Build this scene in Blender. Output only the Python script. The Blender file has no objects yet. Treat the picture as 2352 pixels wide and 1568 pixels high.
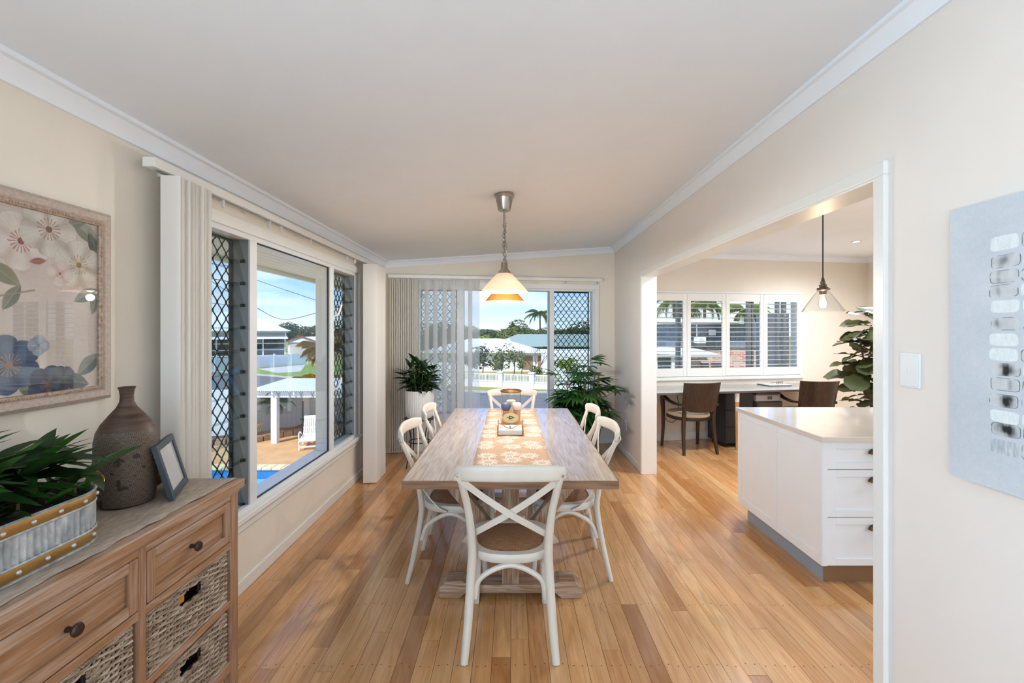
import bpy, math, random
import numpy as np
from mathutils import Vector, Matrix, noise

scene = bpy.context.scene
C = scene.collection
PI = math.pi

# ------------------------------------------------------------------ camera
FPX, CX, CY, EYE = 1050.0, 1176.0, 757.0, 1.5      # focal length and horizon of the 2352x1568 frame
cam_d = bpy.data.cameras.new('camera'); cam_d.sensor_width = 36.0
cam_d.lens = 36.0 * FPX / 2352.0
cam_d.shift_y = -(784.0 - CY) / 2352.0
cam_d.clip_start = 0.05; cam_d.clip_end = 600
cam = bpy.data.objects.new('camera', cam_d); C.objects.link(cam)
cam.location = (0, 0, EYE); cam.rotation_euler = (PI / 2, 0, 0)
scene.camera = cam
scene.view_settings.view_transform = 'Standard'
scene.view_settings.look = 'None'
scene.view_settings.exposure = 1.15
scene.view_settings.gamma = 1.0
scene.view_settings.use_curve_mapping = False

scene.cycles.max_bounces = 8
scene.cycles.caustics_reflective = False
scene.cycles.caustics_refractive = False

# ------------------------------------------------------------------ sky
def lin(c):
    def f(v):
        v = v / 255.0
        return v / 12.92 if v <= 0.04045 else ((v + 0.055) / 1.055) ** 2.4
    return (f(c[0]), f(c[1]), f(c[2]), 1.0)

world = bpy.data.worlds.new('sky'); scene.world = world; world.use_nodes = True
nt = world.node_tree; nt.nodes.clear()
def wn(t, **k):
    n = nt.nodes.new(t)
    for a, b in k.items(): setattr(n, a, b)
    return n
wo = wn('ShaderNodeOutputWorld'); bg = wn('ShaderNodeBackground')
tc = wn('ShaderNodeTexCoord'); sep = wn('ShaderNodeSeparateXYZ')
nt.links.new(tc.outputs['Generated'], sep.inputs[0])
rp = wn('ShaderNodeValToRGB'); nt.links.new(sep.outputs['Z'], rp.inputs[0])
E = rp.color_ramp; E.elements[0].position = 0.0; E.elements[0].color = lin((172, 184, 196))
E.elements[1].position = 0.45; E.elements[1].color = lin((50, 106, 176))
for p, c in ((0.05, (142, 168, 194)), (0.11, (96, 144, 196)), (0.20, (70, 126, 190))):
    e = E.elements.new(p); e.color = lin(c)
mp = wn('ShaderNodeMapping'); mp.inputs['Scale'].default_value = (1.6, 1.6, 9.0); mp.inputs['Location'].default_value = (3.1, 0.4, 0.0)
nt.links.new(tc.outputs['Generated'], mp.inputs[0])
nz = wn('ShaderNodeTexNoise'); nz.inputs['Scale'].default_value = 1.7; nz.inputs['Detail'].default_value = 6; nz.inputs['Roughness'].default_value = 0.55
nt.links.new(mp.outputs[0], nz.inputs['Vector'])
cr = wn('ShaderNodeValToRGB'); cr.color_ramp.elements[0].position = 0.44; cr.color_ramp.elements[1].position = 0.70
cr.color_ramp.elements[0].color = (0, 0, 0, 1); cr.color_ramp.elements[1].color = (0.85, 0.85, 0.85, 1)
nt.links.new(nz.outputs['Fac'], cr.inputs[0])
mx = wn('ShaderNodeMix', data_type='RGBA'); mx.inputs[7].default_value = lin((184, 190, 197))
nt.links.new(cr.outputs[0], mx.inputs[0]); nt.links.new(rp.outputs[0], mx.inputs[6])
nt.links.new(mx.outputs[2], bg.inputs['Color']); bg.inputs['Strength'].default_value = 1.22
nt.links.new(bg.outputs[0], wo.inputs[0])

# ------------------------------------------------------------------ sun, and unseen fill lamps added to brighten the rooms
sd = bpy.data.lights.new('sun', 'SUN'); sd.energy = 2.1; sd.angle = 0.02; sd.color = (1.0, 0.96, 0.9)
so = bpy.data.objects.new('sun', sd); C.objects.link(so); so.rotation_euler = (math.radians(40), 0, math.radians(-30))
def area(name, loc, rot, sx, sy, power, color):
    d = bpy.data.lights.new(name, 'AREA'); d.shape = 'RECTANGLE'; d.size = sx; d.size_y = sy; d.energy = power; d.color = color
    o = bpy.data.objects.new(name, d); C.objects.link(o); o.location = loc; o.rotation_euler = rot
    return o
COOL = (0.62, 0.83, 1.0)
area('rear_fill_light', (0.0, -8.4, 1.35), (PI / 2 + .45, 0, 0), 2.7, 2.1, 62, COOL)  # added lamp far behind the camera, tilted up to lift the ceiling
area('side_fill_light', (-1.50, -2.1, 1.30), (0, -PI / 2 - .45, 0), 1.5, 3.4, 80, COOL)  # added lamp at the left wall behind the camera, evens out the room
area('kitchen_fill_light', (5.2, -0.7, 1.55), (0, PI / 2, 0), 1.3, 3.0, 34, COOL)  # added unseen lamp on the kitchen side, fills through the wide opening

# ------------------------------------------------------------------ mesh helpers
def P(px, py, d):
    return Vector(((px - CX) / FPX * d, d, EYE - (py - CY) / FPX * d))

def catmull(pts, n=6, closed=False):
    pts = [Vector(p) for p in pts]; out = []
    m = len(pts); segs = m if closed else m - 1
    for i in range(segs):
        if closed: a, b, c, d = pts[(i - 1) % m], pts[i], pts[(i + 1) % m], pts[(i + 2) % m]
        else:
            b, c = pts[i], pts[i + 1]
            a = pts[i - 1] if i > 0 else b * 2 - c
            d = pts[i + 2] if i + 2 < m else c * 2 - b
        for k in range(n):
            t = k / n
            out.append(0.5 * ((2 * b) + (c - a) * t + (2 * a - 5 * b + 4 * c - d) * t * t + (3 * b - a - 3 * c + d) * t ** 3))
    if not closed: out.append(pts[-1])
    return out

class MB:
    def __init__(s): s.v = []; s.f = []; s.M = Matrix.Identity(4)
    def add(s, vs, fs):
        b = len(s.v); M = s.M
        s.v.extend([tuple(M @ Vector(p)) for p in vs]); s.f.extend([tuple(b + i for i in f) for f in fs]); return s
    def box(s, x0, x1, y0, y1, z0, z1):
        return s.add([(x0, y0, z0), (x1, y0, z0), (x1, y1, z0), (x0, y1, z0), (x0, y0, z1), (x1, y0, z1), (x1, y1, z1), (x0, y1, z1)],
                     [(0, 3, 2, 1), (4, 5, 6, 7), (0, 1, 5, 4), (1, 2, 6, 5), (2, 3, 7, 6), (3, 0, 4, 7)])
    def sweep(s, path, prof, up=(0, 0, 1), closed=False, cap=True, scales=None):
        path = [Vector(p) for p in path]; up = Vector(up); n = len(path); k = len(prof); vs = []; prev = None
        for i, p in enumerate(path):
            if closed: t = path[(i + 1) % n] - path[i - 1]
            else: t = path[min(i + 1, n - 1)] - path[max(i - 1, 0)]
            t.normalize()
            side = t.cross(up)
            if side.length < 1e-4: side = prev.copy() if prev else t.cross(Vector((1, 0.01, 0)))
            side.normalize(); prev = side; u2 = side.cross(t)
            sc = scales[i] if scales else 1.0
            if not isinstance(sc, tuple): sc = (sc, sc)
            for a, b in prof: vs.append(p + side * (a * sc[0]) + u2 * (b * sc[1]))
        fs = []
        for i in range(n if closed else n - 1):
            j = (i + 1) % n
            for q in range(k):
                r = (q + 1) % k
                fs.append((i * k + q, i * k + r, j * k + r, j * k + q))
        if cap and not closed:
            fs.append(tuple(range(k))); fs.append(tuple((n - 1) * k + q for q in reversed(range(k))))
        return s.add(vs, fs)
    def tube(s, path, r, n=8, closed=False, cap=True):
        path = [Vector(p) for p in path]; m = len(path); vs = []; fs = []
        rr = r if isinstance(r, (list, tuple)) else [r] * m
        t0 = (path[1] - path[0]).normalized()
        u = t0.orthogonal().normalized()
        for i, p in enumerate(path):
            if closed: t = path[(i + 1) % m] - path[i - 1]
            else: t = path[min(i + 1, m - 1)] - path[max(i - 1, 0)]
            t.normalize(); u = (u - t * u.dot(t))
            u = u.normalized() if u.length > 1e-6 else t.orthogonal().normalized()
            w = t.cross(u)
            for q in range(n):
                a = 2 * PI * q / n
                vs.append(p + (u * math.cos(a) + w * math.sin(a)) * rr[i])
        for i in range(m if closed else m - 1):
            j = (i + 1) % m
            for q in range(n):
                h = (q + 1) % n
                fs.append((i * n + q, i * n + h, j * n + h, j * n + q))
        if cap and not closed:
            fs.append(tuple(reversed(range(n)))); fs.append(tuple((m - 1) * n + q for q in range(n)))
        return s.add(vs, fs)
    def lathe(s, prof, n=24, c=(0, 0, 0), flute=0, depth=0.0):
        vs = []; fs = []; k = len(prof)
        for q in range(n):
            a = 2 * PI * q / n
            m = 1 + (depth * math.cos(flute * a) if flute else 0)
            for r, z in prof: vs.append((c[0] + r * m * math.cos(a), c[1] + r * m * math.sin(a), c[2] + z))
        for q in range(n):
            h = (q + 1) % n
            for i in range(k - 1):
                fs.append((q * k + i, h * k + i, h * k + i + 1, q * k + i + 1))
        return s.add(vs, fs)
    def disc(s, r, n, c, flip=False):
        vs = [(c[0] + r * math.cos(2 * PI * q / n), c[1] + r * math.sin(2 * PI * q / n), c[2]) for q in range(n)]
        f = tuple(range(n)); return s.add(vs, [tuple(reversed(f)) if flip else f])
    def prism(s, poly, z0, z1):
        n = len(poly)
        vs = [(x, y, z0) for x, y in poly] + [(x, y, z1) for x, y in poly]
        fs = [tuple(reversed(range(n))), tuple(range(n, 2 * n))] + [(i, (i + 1) % n, n + (i + 1) % n, n + i) for i in range(n)]
        return s.add(vs, fs)
    def ball(s, c, r, n=10, m=6, sq=(1, 1, 1)):
        vs = [(c[0], c[1], c[2] - r * sq[2])]
        for i in range(1, m):
            t = -PI / 2 + PI * i / m
            for q in range(n):
                a = 2 * PI * q / n
                vs.append((c[0] + r * sq[0] * math.cos(t) * math.cos(a), c[1] + r * sq[1] * math.cos(t) * math.sin(a), c[2] + r * sq[2] * math.sin(t)))
        vs.append((c[0], c[1], c[2] + r * sq[2])); fs = []
        for q in range(n): fs.append((0, 1 + (q + 1) % n, 1 + q))
        for i in range(m - 2):
            for q in range(n):
                h = (q + 1) % n
                fs.append((1 + i * n + q, 1 + i * n + h, 1 + (i + 1) * n + h, 1 + (i + 1) * n + q))
        L = len(vs) - 1; b = 1 + (m - 2) * n
        for q in range(n): fs.append((b + q, b + (q + 1) % n, L))
        return s.add(vs, fs)
    def mesh(s, name, smooth=False, ang=40):
        me = bpy.data.meshes.new(name); me.from_pydata(s.v, [], s.f); me.update()
        if smooth:
            me.polygons.foreach_set('use_smooth', [True] * len(me.polygons))
            me.set_sharp_from_angle(angle=math.radians(ang))
        return me
    def build(s, name, m, parent=None, smooth=False, bev=0, seg=2, loc=None, rot=None, ang=40):
        me = s.mesh(name, smooth, ang); me.materials.append(m)
        return put(name, me, parent, bev, seg, loc, rot)

def put(name, me, parent=None, bev=0, seg=2, loc=None, rot=None):
    o = bpy.data.objects.new(name, me); C.objects.link(o)
    if parent is not None: o.parent = parent
    if loc is not None: o.location = loc
    if rot is not None: o.rotation_euler = rot
    if bev:
        b = o.modifiers.new('edge', 'BEVEL'); b.width = bev; b.segments = seg; b.limit_method = 'ANGLE'; b.angle_limit = math.radians(50)
        b.use_clamp_overlap = True
    return o

def tag(o, label=None, cat=None, group=None, kind=None):
    if label: o['label'] = label
    if cat: o['category'] = cat
    if group: o['group'] = group
    if kind: o['kind'] = kind
    return o

def thing(name, label, cat, loc=(0, 0, 0), rz=0.0, group=None):
    o = bpy.data.objects.new(name, None); C.objects.link(o); o.empty_display_size = 0.1
    o.location = loc; o.rotation_euler = (0, 0, rz)
    return tag(o, label, cat, group)

def copy_tree(o, parent=None):
    c = o.copy(); C.objects.link(c)
    if parent is not None: c.parent = parent
    for ch in list(o.children): copy_tree(ch, c)
    return c

def struct(o): o['kind'] = 'structure'; return o
def stuff(o): o['kind'] = 'stuff'; return o
def SB(*a): return MB().box(*a)

# ------------------------------------------------------------------ materials
class NT:
    def __init__(s, name):
        s.m = bpy.data.materials.new(name); s.m.use_nodes = True; s.t = s.m.node_tree; s.t.nodes.clear()
        s.out = s.n('ShaderNodeOutputMaterial')
    def n(s, t, **k):
        x = s.t.nodes.new(t)
        for a, b in k.items(): setattr(x, a, b)
        return x
    def l(s, a, b): s.t.links.new(a, b)
    def math(s, op, a, b=None, clamp=False):
        x = s.n('ShaderNodeMath', operation=op); x.use_clamp = clamp
        for i, v in enumerate((a, b)):
            if v is None: continue
            if isinstance(v, (int, float)): x.inputs[i].default_value = v
            else: s.l(v, x.inputs[i])
        return x.outputs[0]
    def mix(s, f, a, b):
        x = s.n('ShaderNodeMix', data_type='RGBA')
        for i, v in ((0, f), (6, a), (7, b)):
            if isinstance(v, (int, float, tuple)): x.inputs[i].default_value = v
            else: s.l(v, x.inputs[i])
        return x.outputs[2]
    def ramp(s, f, stops, interp='LINEAR'):
        x = s.n('ShaderNodeValToRGB'); r = x.color_ramp; r.interpolation = interp
        while len(r.elements) < len(stops): r.elements.new(0.5)
        for e, (p, c) in zip(r.elements, stops): e.position = p; e.color = c
        s.l(f, x.inputs[0]); return x.outputs[0]
    def noise(s, vec, scale, detail=3, rough=0.5, dist=0.0):
        x = s.n('ShaderNodeTexNoise'); x.inputs['Scale'].default_value = scale; x.inputs['Detail'].default_value = detail
        x.inputs['Roughness'].default_value = rough; x.inputs['Distortion'].default_value = dist
        s.l(vec, x.inputs['Vector']); return x.outputs['Fac']
    def mapping(s, vec, scale, loc=(0, 0, 0), rot=(0, 0, 0)):
        x = s.n('ShaderNodeMapping'); x.inputs['Scale'].default_value = scale; x.inputs['Location'].default_value = loc; x.inputs['Rotation'].default_value = rot
        s.l(vec, x.inputs['Vector']); return x.outputs[0]
    def bump(s, h, strength, dist=0.002):
        x = s.n('ShaderNodeBump'); x.inputs['Strength'].default_value = strength; x.inputs['Distance'].default_value = dist
        s.l(h, x.inputs['Height']); return x.outputs[0]
    def bsdf(s, color, rough=0.5, metal=0.0, spec=0.5, coat=0.0, normal=None):
        b = s.n('ShaderNodeBsdfPrincipled')
        if isinstance(color, tuple): b.inputs['Base Color'].default_value = color
        else: s.l(color, b.inputs['Base Color'])
        if isinstance(rough, (int, float)): b.inputs['Roughness'].default_value = rough
        else: s.l(rough, b.inputs['Roughness'])
        b.inputs['Metallic'].default_value = metal; b.inputs['Specular IOR Level'].default_value = spec
        b.inputs['Coat Weight'].default_value = coat; b.inputs['Coat Roughness'].default_value = 0.08
        if normal is not None: s.l(normal, b.inputs['Normal'])
        s.l(b.outputs[0], s.out.inputs[0]); return b
    def obj(s): return s.n('ShaderNodeTexCoord').outputs['Object']
    def pos(s): return s.n('ShaderNodeNewGeometry').outputs['Position']
    def rnd(s): return s.n('ShaderNodeObjectInfo').outputs['Random']

def mat(name, c, rough=0.5, metal=0.0, spec=0.5, coat=0.0, c2=None, vs=6.0, bump=0.0, bs=80.0, stretch=(1, 1, 1), rndv=0.0):
    t = NT(name); v = t.mapping(t.obj(), stretch)
    a = lin(c); b = lin(c2) if c2 else tuple(x * 0.94 for x in a[:3]) + (1,)
    col_ = t.mix(t.ramp(t.noise(v, vs, 4, 0.55), [(0.3, (0, 0, 0, 1)), (0.7, (1, 1, 1, 1))]), a, b)
    if rndv:
        h = t.n('ShaderNodeHueSaturation'); t.l(col_, h.inputs['Color'])
        t.l(t.math('ADD', t.math('MULTIPLY', t.rnd(), rndv), 1 - rndv / 2), h.inputs['Value']); col_ = h.outputs[0]
    nrm = t.bump(t.noise(v, bs, 3, 0.6), bump, 0.003) if bump else None
    t.bsdf(col_, rough, metal, spec, coat, nrm)
    return t.m

def wood(name, dark, mid, light, axis=0, scale=1.0, rough=0.45, coat=0.0, white=None, world=False, tones=None, spec=0.4, ring=9.0, grain=0.6, wash=0.7):
    t = NT(name)
    v = t.pos() if world else t.obj()
    rn = t.rnd()
    cb = t.n('ShaderNodeCombineXYZ')
    for i in range(3): t.l(t.math('MULTIPLY', rn, 37.0 + 11 * i), cb.inputs[i])
    ad = t.n('ShaderNodeVectorMath', operation='ADD'); t.l(v, ad.inputs[0]); t.l(cb.outputs[0], ad.inputs[1])
    sc = [ring * scale] * 3; sc[axis] = 0.9 * scale
    v1 = t.mapping(ad.outputs[0], tuple(sc))
    sc2 = [150 * scale] * 3; sc2[axis] = 5 * scale
    v2 = t.mapping(ad.outputs[0], tuple(sc2))
    big = t.noise(v1, 1.0, 3, 0.5, 0.5)
    fine = t.noise(v2, 1.0, 3, 0.6)
    f = t.math('ADD', t.math('MULTIPLY', t.math('PINGPONG', t.math('MULTIPLY', big, 7.0), 0.5), 0.36 * 2 * grain), t.math('ADD', t.math('MULTIPLY', fine, 0.6), 0.1 + 0.16 * (1 - grain)))
    col_ = t.ramp(f, [(0.18, lin(dark)), (0.5, lin(mid)), (0.85, lin(light))])
    if tones:
        tint = t.ramp(rn, [(i / (len(tones) - 1), lin(c)) for i, c in enumerate(tones)])
        x = t.n('ShaderNodeMix', data_type='RGBA', blend_type='MULTIPLY'); x.inputs[0].default_value = 1.0
        t.l(col_, x.inputs[6]); t.l(tint, x.inputs[7]); col_ = x.outputs[2]
    if white:
        w = t.ramp(t.math('MULTIPLY', t.noise(v1, 2.3, 4, 0.6, 1.5), t.math('ADD', fine, 0.45)), [(0.42, (0, 0, 0, 1)), (0.62, (1, 1, 1, 1))])
        col_ = t.mix(t.math('MULTIPLY', w, wash), col_, lin(white))
    t.bsdf(col_, rough, 0, spec, coat, t.bump(fine, 0.12, 0.001))
    return t.m

def glass(name, tint=(0.97, 0.985, 0.98), refl=1.0, rough=0.0):
    t = NT(name)
    tr = t.n('ShaderNodeBsdfTransparent'); tr.inputs[0].default_value = tuple(tint) + (1,)
    gl = t.n('ShaderNodeBsdfGlossy'); gl.inputs['Roughness'].default_value = rough; gl.inputs[0].default_value = (0.95, 0.95, 0.95, 1)
    lw = t.n('ShaderNodeLayerWeight'); lw.inputs[0].default_value = 0.5
    sch = t.math('ADD', 0.022, t.math('MULTIPLY', t.math('POWER', lw.outputs['Facing'], 5.0), 0.9))   # Schlick, same from both sides
    ms = t.n('ShaderNodeMixShader'); t.l(t.math('MULTIPLY', sch, refl, clamp=True), ms.inputs[0])
    t.l(tr.outputs[0], ms.inputs[1]); t.l(gl.outputs[0], ms.inputs[2]); t.l(ms.outputs[0], t.out.inputs[0])
    return t.m

def thin(name, c, transp=0.0, transl=0.5, stripes=None):
    t = NT(name); cc = lin(c)
    d = t.n('ShaderNodeBsdfDiffuse'); d.inputs[0].default_value = cc
    tl = t.n('ShaderNodeBsdfTranslucent'); tl.inputs[0].default_value = cc
    m1 = t.n('ShaderNodeMixShader'); m1.inputs[0].default_value = transl
    t.l(d.outputs[0], m1.inputs[1]); t.l(tl.outputs[0], m1.inputs[2])
    if transp:
        tr = t.n('ShaderNodeBsdfTransparent'); m2 = t.n('ShaderNodeMixShader'); m2.inputs[0].default_value = transp
        t.l(m1.outputs[0], m2.inputs[1]); t.l(tr.outputs[0], m2.inputs[2]); t.l(m2.outputs[0], t.out.inputs[0])
    else: t.l(m1.outputs[0], t.out.inputs[0])
    return t.m

def emit(name, c, s):
    t = NT(name); e = t.n('ShaderNodeEmission'); e.inputs[0].default_value = lin(c); e.inputs[1].default_value = s
    t.l(e.outputs[0], t.out.inputs[0]); return t.m

def leafmat(name, c, c2, rough=0.35, transl=0.25):
    t = NT(name)
    f = t.noise(t.obj(), 9.0, 3); col_ = t.mix(t.math('ADD', t.math('MULTIPLY', t.rnd(), 0.6), t.math('MULTIPLY', f, 0.4)), lin(c), lin(c2))
    b = t.bsdf(col_, rough, 0, 0.5)
    tl = t.n('ShaderNodeBsdfTranslucent'); t.l(col_, tl.inputs[0])
    ms = t.n('ShaderNodeMixShader'); ms.inputs[0].default_value = transl
    t.l(b.outputs[0], ms.inputs[1]); t.l(tl.outputs[0], ms.inputs[2]); t.l(ms.outputs[0], t.out.inputs[0])
    return t.m

def paintmat(name, rough=0.6, spec=0.3):
    t = NT(name); a = t.n('ShaderNodeVertexColor', layer_name='paint')
    f = t.noise(t.obj(), 160, 3); h = t.n('ShaderNodeHueSaturation'); t.l(a.outputs[0], h.inputs['Color'])
    t.l(t.math('ADD', t.math('MULTIPLY', f, 0.16), 0.92), h.inputs['Value'])
    t.bsdf(h.outputs[0], rough, 0, spec); return t.m

def weavemat(name, c1, c2, c3, scale, rough=0.7):
    t = NT(name); v = t.obj()
    w1 = t.n('ShaderNodeTexWave', wave_type='BANDS', bands_direction='X'); w1.inputs['Scale'].default_value = scale; w1.inputs['Distortion'].default_value = 0.6
    w2 = t.n('ShaderNodeTexWave', wave_type='BANDS', bands_direction='Y'); w2.inputs['Scale'].default_value = scale * 0.7; w2.inputs['Distortion'].default_value = 0.6
    t.l(v, w1.inputs[0]); t.l(v, w2.inputs[0])
    f = t.math('MULTIPLY', w1.outputs['Fac'], w2.outputs['Fac'])
    g = t.math('ADD', t.math('MULTIPLY', f, 0.6), t.math('MULTIPLY', t.noise(t.mapping(v, (30, 200, 30)), 1.0, 3), 0.5))
    t.bsdf(t.ramp(g, [(0.15, lin(c1)), (0.45, lin(c2)), (0.8, lin(c3))]), rough, 0, 0.3, 0, t.bump(f, 0.8, 0.002))
    return t.m

M = {}
M['wall'] = mat('wall_paint', (236, 228, 215), 0.75, spec=0.25, c2=(234, 226, 212), bump=0.04, bs=220)
M['wallr'] = mat('wall_paint_blush', (238, 230, 223), 0.75, spec=0.25, c2=(236, 228, 221), bump=0.04, bs=220)
M['ceil'] = mat('ceiling_paint', (240, 246, 254), 0.85, spec=0.2, c2=(238, 244, 252), bump=0.03, bs=90)
M['white'] = mat('white_gloss_trim', (236, 235, 231), 0.35, c2=(233, 232, 228))
M['white2'] = mat('white_satin_cabinet', (236, 237, 238), 0.4, c2=(233, 234, 235))
M['floor'] = wood('hardwood_floor', (170, 126, 84), (205, 164, 120), (228, 192, 152), 1, 1.0, 0.19, 0.4, world=True,
                  tones=[(200, 166, 134), (255, 240, 218), (234, 210, 182), (255, 248, 234), (212, 178, 144), (255, 240, 220), (246, 222, 194), (190, 152, 120), (255, 244, 226)], spec=0.5)
M['sub'] = mat('floor_gap', (66, 42, 26), 0.9)
M['nail'] = mat('nail_head', (74, 48, 32), 0.7)
M['oak'] = wood('washed_oak', (132, 106, 86), (186, 164, 144), (210, 192, 176), 1, 1.0, 0.24, 0.8, white=(224, 217, 212), ring=11.0, grain=.75, wash=.3)  # washed oak, lightened further: window reflection on the top put into the colour
M['oakedge'] = wood('washed_oak_edge', (84, 60, 42), (124, 92, 68), (154, 120, 92), 0, 1.0, 0.45, ring=16.0, grain=.9)
M['oakx'] = wood('washed_oak_cross_grain', (104, 74, 50), (146, 110, 82), (176, 142, 112), 0, 1.0, 0.4, 0.1, white=(196, 180, 164))
M['oakz'] = wood('washed_oak_upright', (104, 74, 50), (142, 106, 78), (170, 136, 106), 2, 1.0, 0.4, 0.1, white=(190, 174, 158))
M['sidebd'] = wood('weathered_teak', (122, 86, 60), (154, 114, 82), (178, 138, 106), 1, 1.0, 0.5, white=(190, 174, 162), grain=.45, wash=.5)
M['sidebz'] = wood('weathered_teak_upright', (120, 86, 62), (150, 112, 84), (174, 136, 106), 2, 1.0, 0.5, white=(184, 168, 156), grain=.45, wash=.5)
M['dark'] = wood('dark_espresso_wood', (34, 24, 18), (52, 38, 30), (70, 54, 44), 2, 1.0, 0.35)
M['bent'] = mat('whitewashed_bentwood', (222, 214, 203), 0.38, c2=(212, 202, 188), vs=5, stretch=(1, 1, 0.3), bump=0.05, bs=120)
M['rattan'] = weavemat('rattan_weave', (92, 58, 36), (160, 112, 76), (206, 164, 126), 75)
M['runner'] = None
M['glass'] = glass('window_glass')
M['blade'] = glass('louvre_glass', (0.80, 0.85, 0.84), 1.0)
M['bladee'] = mat('glass_blade_edge', (70, 82, 82), .3)
M['clear'] = glass('clear_glass', (0.95, 0.96, 0.96), 1.6)
M['black'] = mat('black_metal', (34, 35, 37), 0.45, 0.3)
M['clipw'] = mat('white_plastic_clip', (226, 228, 228), 0.4)
M['grey_al'] = mat('grey_aluminium', (150, 155, 158), 0.4, 0.4)
M['al'] = mat('white_aluminium', (226, 229, 230), 0.35, c2=(222, 225, 227))
M['steel'] = mat('brushed_nickel', (190, 182, 172), 0.28, 0.95, stretch=(1, 1, 0.05), c2=(150, 142, 134), vs=40)
M['brass'] = mat('aged_brass', (176, 132, 72), 0.35, 0.9, c2=(140, 98, 50))
M['blind'] = thin('blind_fabric', (252, 248, 242), 0.0, 0.3)
M['vane'] = thin('blind_vane', (236, 236, 236), 0.12, 0.55)
M['sheer'] = thin('sheer_voile', (246, 247, 248), 0.50, 0.6)

# ================================================================== room shell
XL, XR = -1.55, 1.36                 # side walls of the dining room
A = math.atan(0.175)                 # the end wall runs a little askew
def WD(x): return 5.83 + 0.175 * x   # depth of the end wall at x
ca, sa = math.cos(A), math.sin(A)
ZL, ZR = 2.325, 2.595                 # ceiling heights at the two side walls
def ZC(x): return ZL + (ZR - ZL) * (x - XL) / (XR - XL)
X2 = 5.25; ZK = 2.555                 # study: far side wall, ceiling height
YB = -8.5

# floor: subfloor with separate boards
fl = thing('floor', None, None); fl['kind'] = 'structure'
MB().prism([(XL - .12, YB), (X2, YB), (X2, WD(X2) + .1), (XL - .12, WD(XL) + .1)], -0.1, -0.0225).build('subfloor', M['sub'], fl)
unit = MB().box(-.5, .5, -.5, .5, -1, 0).mesh('floor_board'); unit.materials.append(M['floor'])
rb = random.Random(4)
W = 0.0858
nails = MB()
def board(x, y0, y1):
    o = bpy.data.objects.new('floor_board', unit); C.objects.link(o); o.parent = fl
    o.location = (x + W / 2, (y0 + y1) / 2, rb.uniform(-0.0004, 0.0)); o.scale = (W - 0.0016, y1 - y0 - 0.0014, 0.022)
nrow = int((X2 - XL) / W) + 1
for i in range(nrow):
    x = XL + i * W
    study = x > XR
    y = 0.7 if not study else 1.7
    end = min(WD(x), WD(x + W)) + 0.02
    first = True
    while y < end - 0.02:
        L = rb.uniform(0.9, 2.3) if first else rb.uniform(1.5, 3.4)
        first = False
        y1 = min(y + L, end)
        if end - y1 < 0.5: y1 = end
        board(x, y, y1); y = y1
    for j in range(11):
        yn = 1.14 + 0.452 * j
        if yn < end - .05 and yn > (0.7 if not study else 1.7):
            for s in (0.26, 0.74):
                nails.disc(0.0034, 6, (x + W * (s + rb.uniform(-.05, .05)), yn + rb.uniform(-.012, .012), 0.0003))
stuff(nails.build('nail_head', M['nail'], fl))
# plain floor behind the camera
MB().box(XL, X2, YB, 0.7, -0.022, -0.0005).box(XR + .05, X2, 0.7, 1.7, -0.022, -0.0005).build('floor_board', M['floor'], fl)

# left wall with the long window opening
LW0, LW1, WZ0, WZ1 = 2.16, 4.60, 0.44, 2.06
T = 0.12
wl = MB().box(XL - T, XL, YB, -3.8, 0, 2.6).box(XL - T, XL, -.4, LW0, 0, 2.6).box(XL - T, XL, -3.8, -.4, 0, .55).box(XL - T, XL, -3.8, -.4, 2.15, 2.6).box(XL - T, XL, LW1, WD(XL) + .15, 0, 2.6)  # second opening, behind the camera, added for the side fill lamp
wl.box(XL - T, XL, LW0, LW1, 0, WZ0).box(XL - T, XL, LW0, LW1, WZ1, 2.6)
struct(wl.build('wall_left', M['wall']))
# end wall, local x along the wall
FE = (0, 5.83, 0)
FW0, FW1, FZ0, FZ1 = -1.16 / ca, 1.09 / ca, 0.42, 2.03
SW0, SW1, SZ0, SZ1 = 1.80 / ca, 4.12 / ca, 0.86, 2.0
Lx0, Lx1 = (XL - .25) / ca, (X2 + .3) / ca
we = MB()
for a, b in ((Lx0, FW0), (FW1, SW0), (SW1, Lx1)): we.box(a, b, 0, T, 0, 2.75)
we.box(FW0, FW1, 0, T, 0, FZ0).box(FW0, FW1, 0, T, FZ1, 2.75)
we.box(SW0, SW1, 0, T, 0, SZ0).box(SW0, SW1, 0, T, SZ1, 2.75)
struct(we.build('wall_back', M['wall'], loc=FE, rot=(0, 0, A)))
# right wall with the wide opening to the study
O0, O1, OZ = 1.69, 4.76, 2.07
XT = 1.485
wr = MB().box(XR, XT, YB, O0, 0, 2.75).box(XR, XT, O1, WD(XT) + .05, 0, 2.75).box(XR, XT, O0, O1, OZ, 2.75)
struct(wr.build('wall_right', M['wallr']))
struct(MB().box(X2, X2 + .12, YB, -2.2, 0, 2.75).box(X2, X2 + .12, .8, 7.0, 0, 2.75).box(X2, X2 + .12, -2.2, .8, 0, .9).box(X2, X2 + .12, -2.2, .8, 2.2, 2.75).build('wall_study', M['wall']))  # unseen opening added for the kitchen fill lamp
# rear walls behind the camera, with an opening added for the fill lamp
rw = MB().box(XL - T, -1.4, YB - .12, YB, 0, 2.75).box(1.3, XT, YB - .12, YB, 0, 2.75).box(-1.4, 1.3, YB - .12, YB, 2.4, 2.75)
rw.box(-1.4, 1.3, YB - .12, YB, 0, .3)
rw.box(XT, X2, -3.6, -3.48, 0, 2.75)
struct(rw.build('wall_rear', M['wall']))
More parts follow.
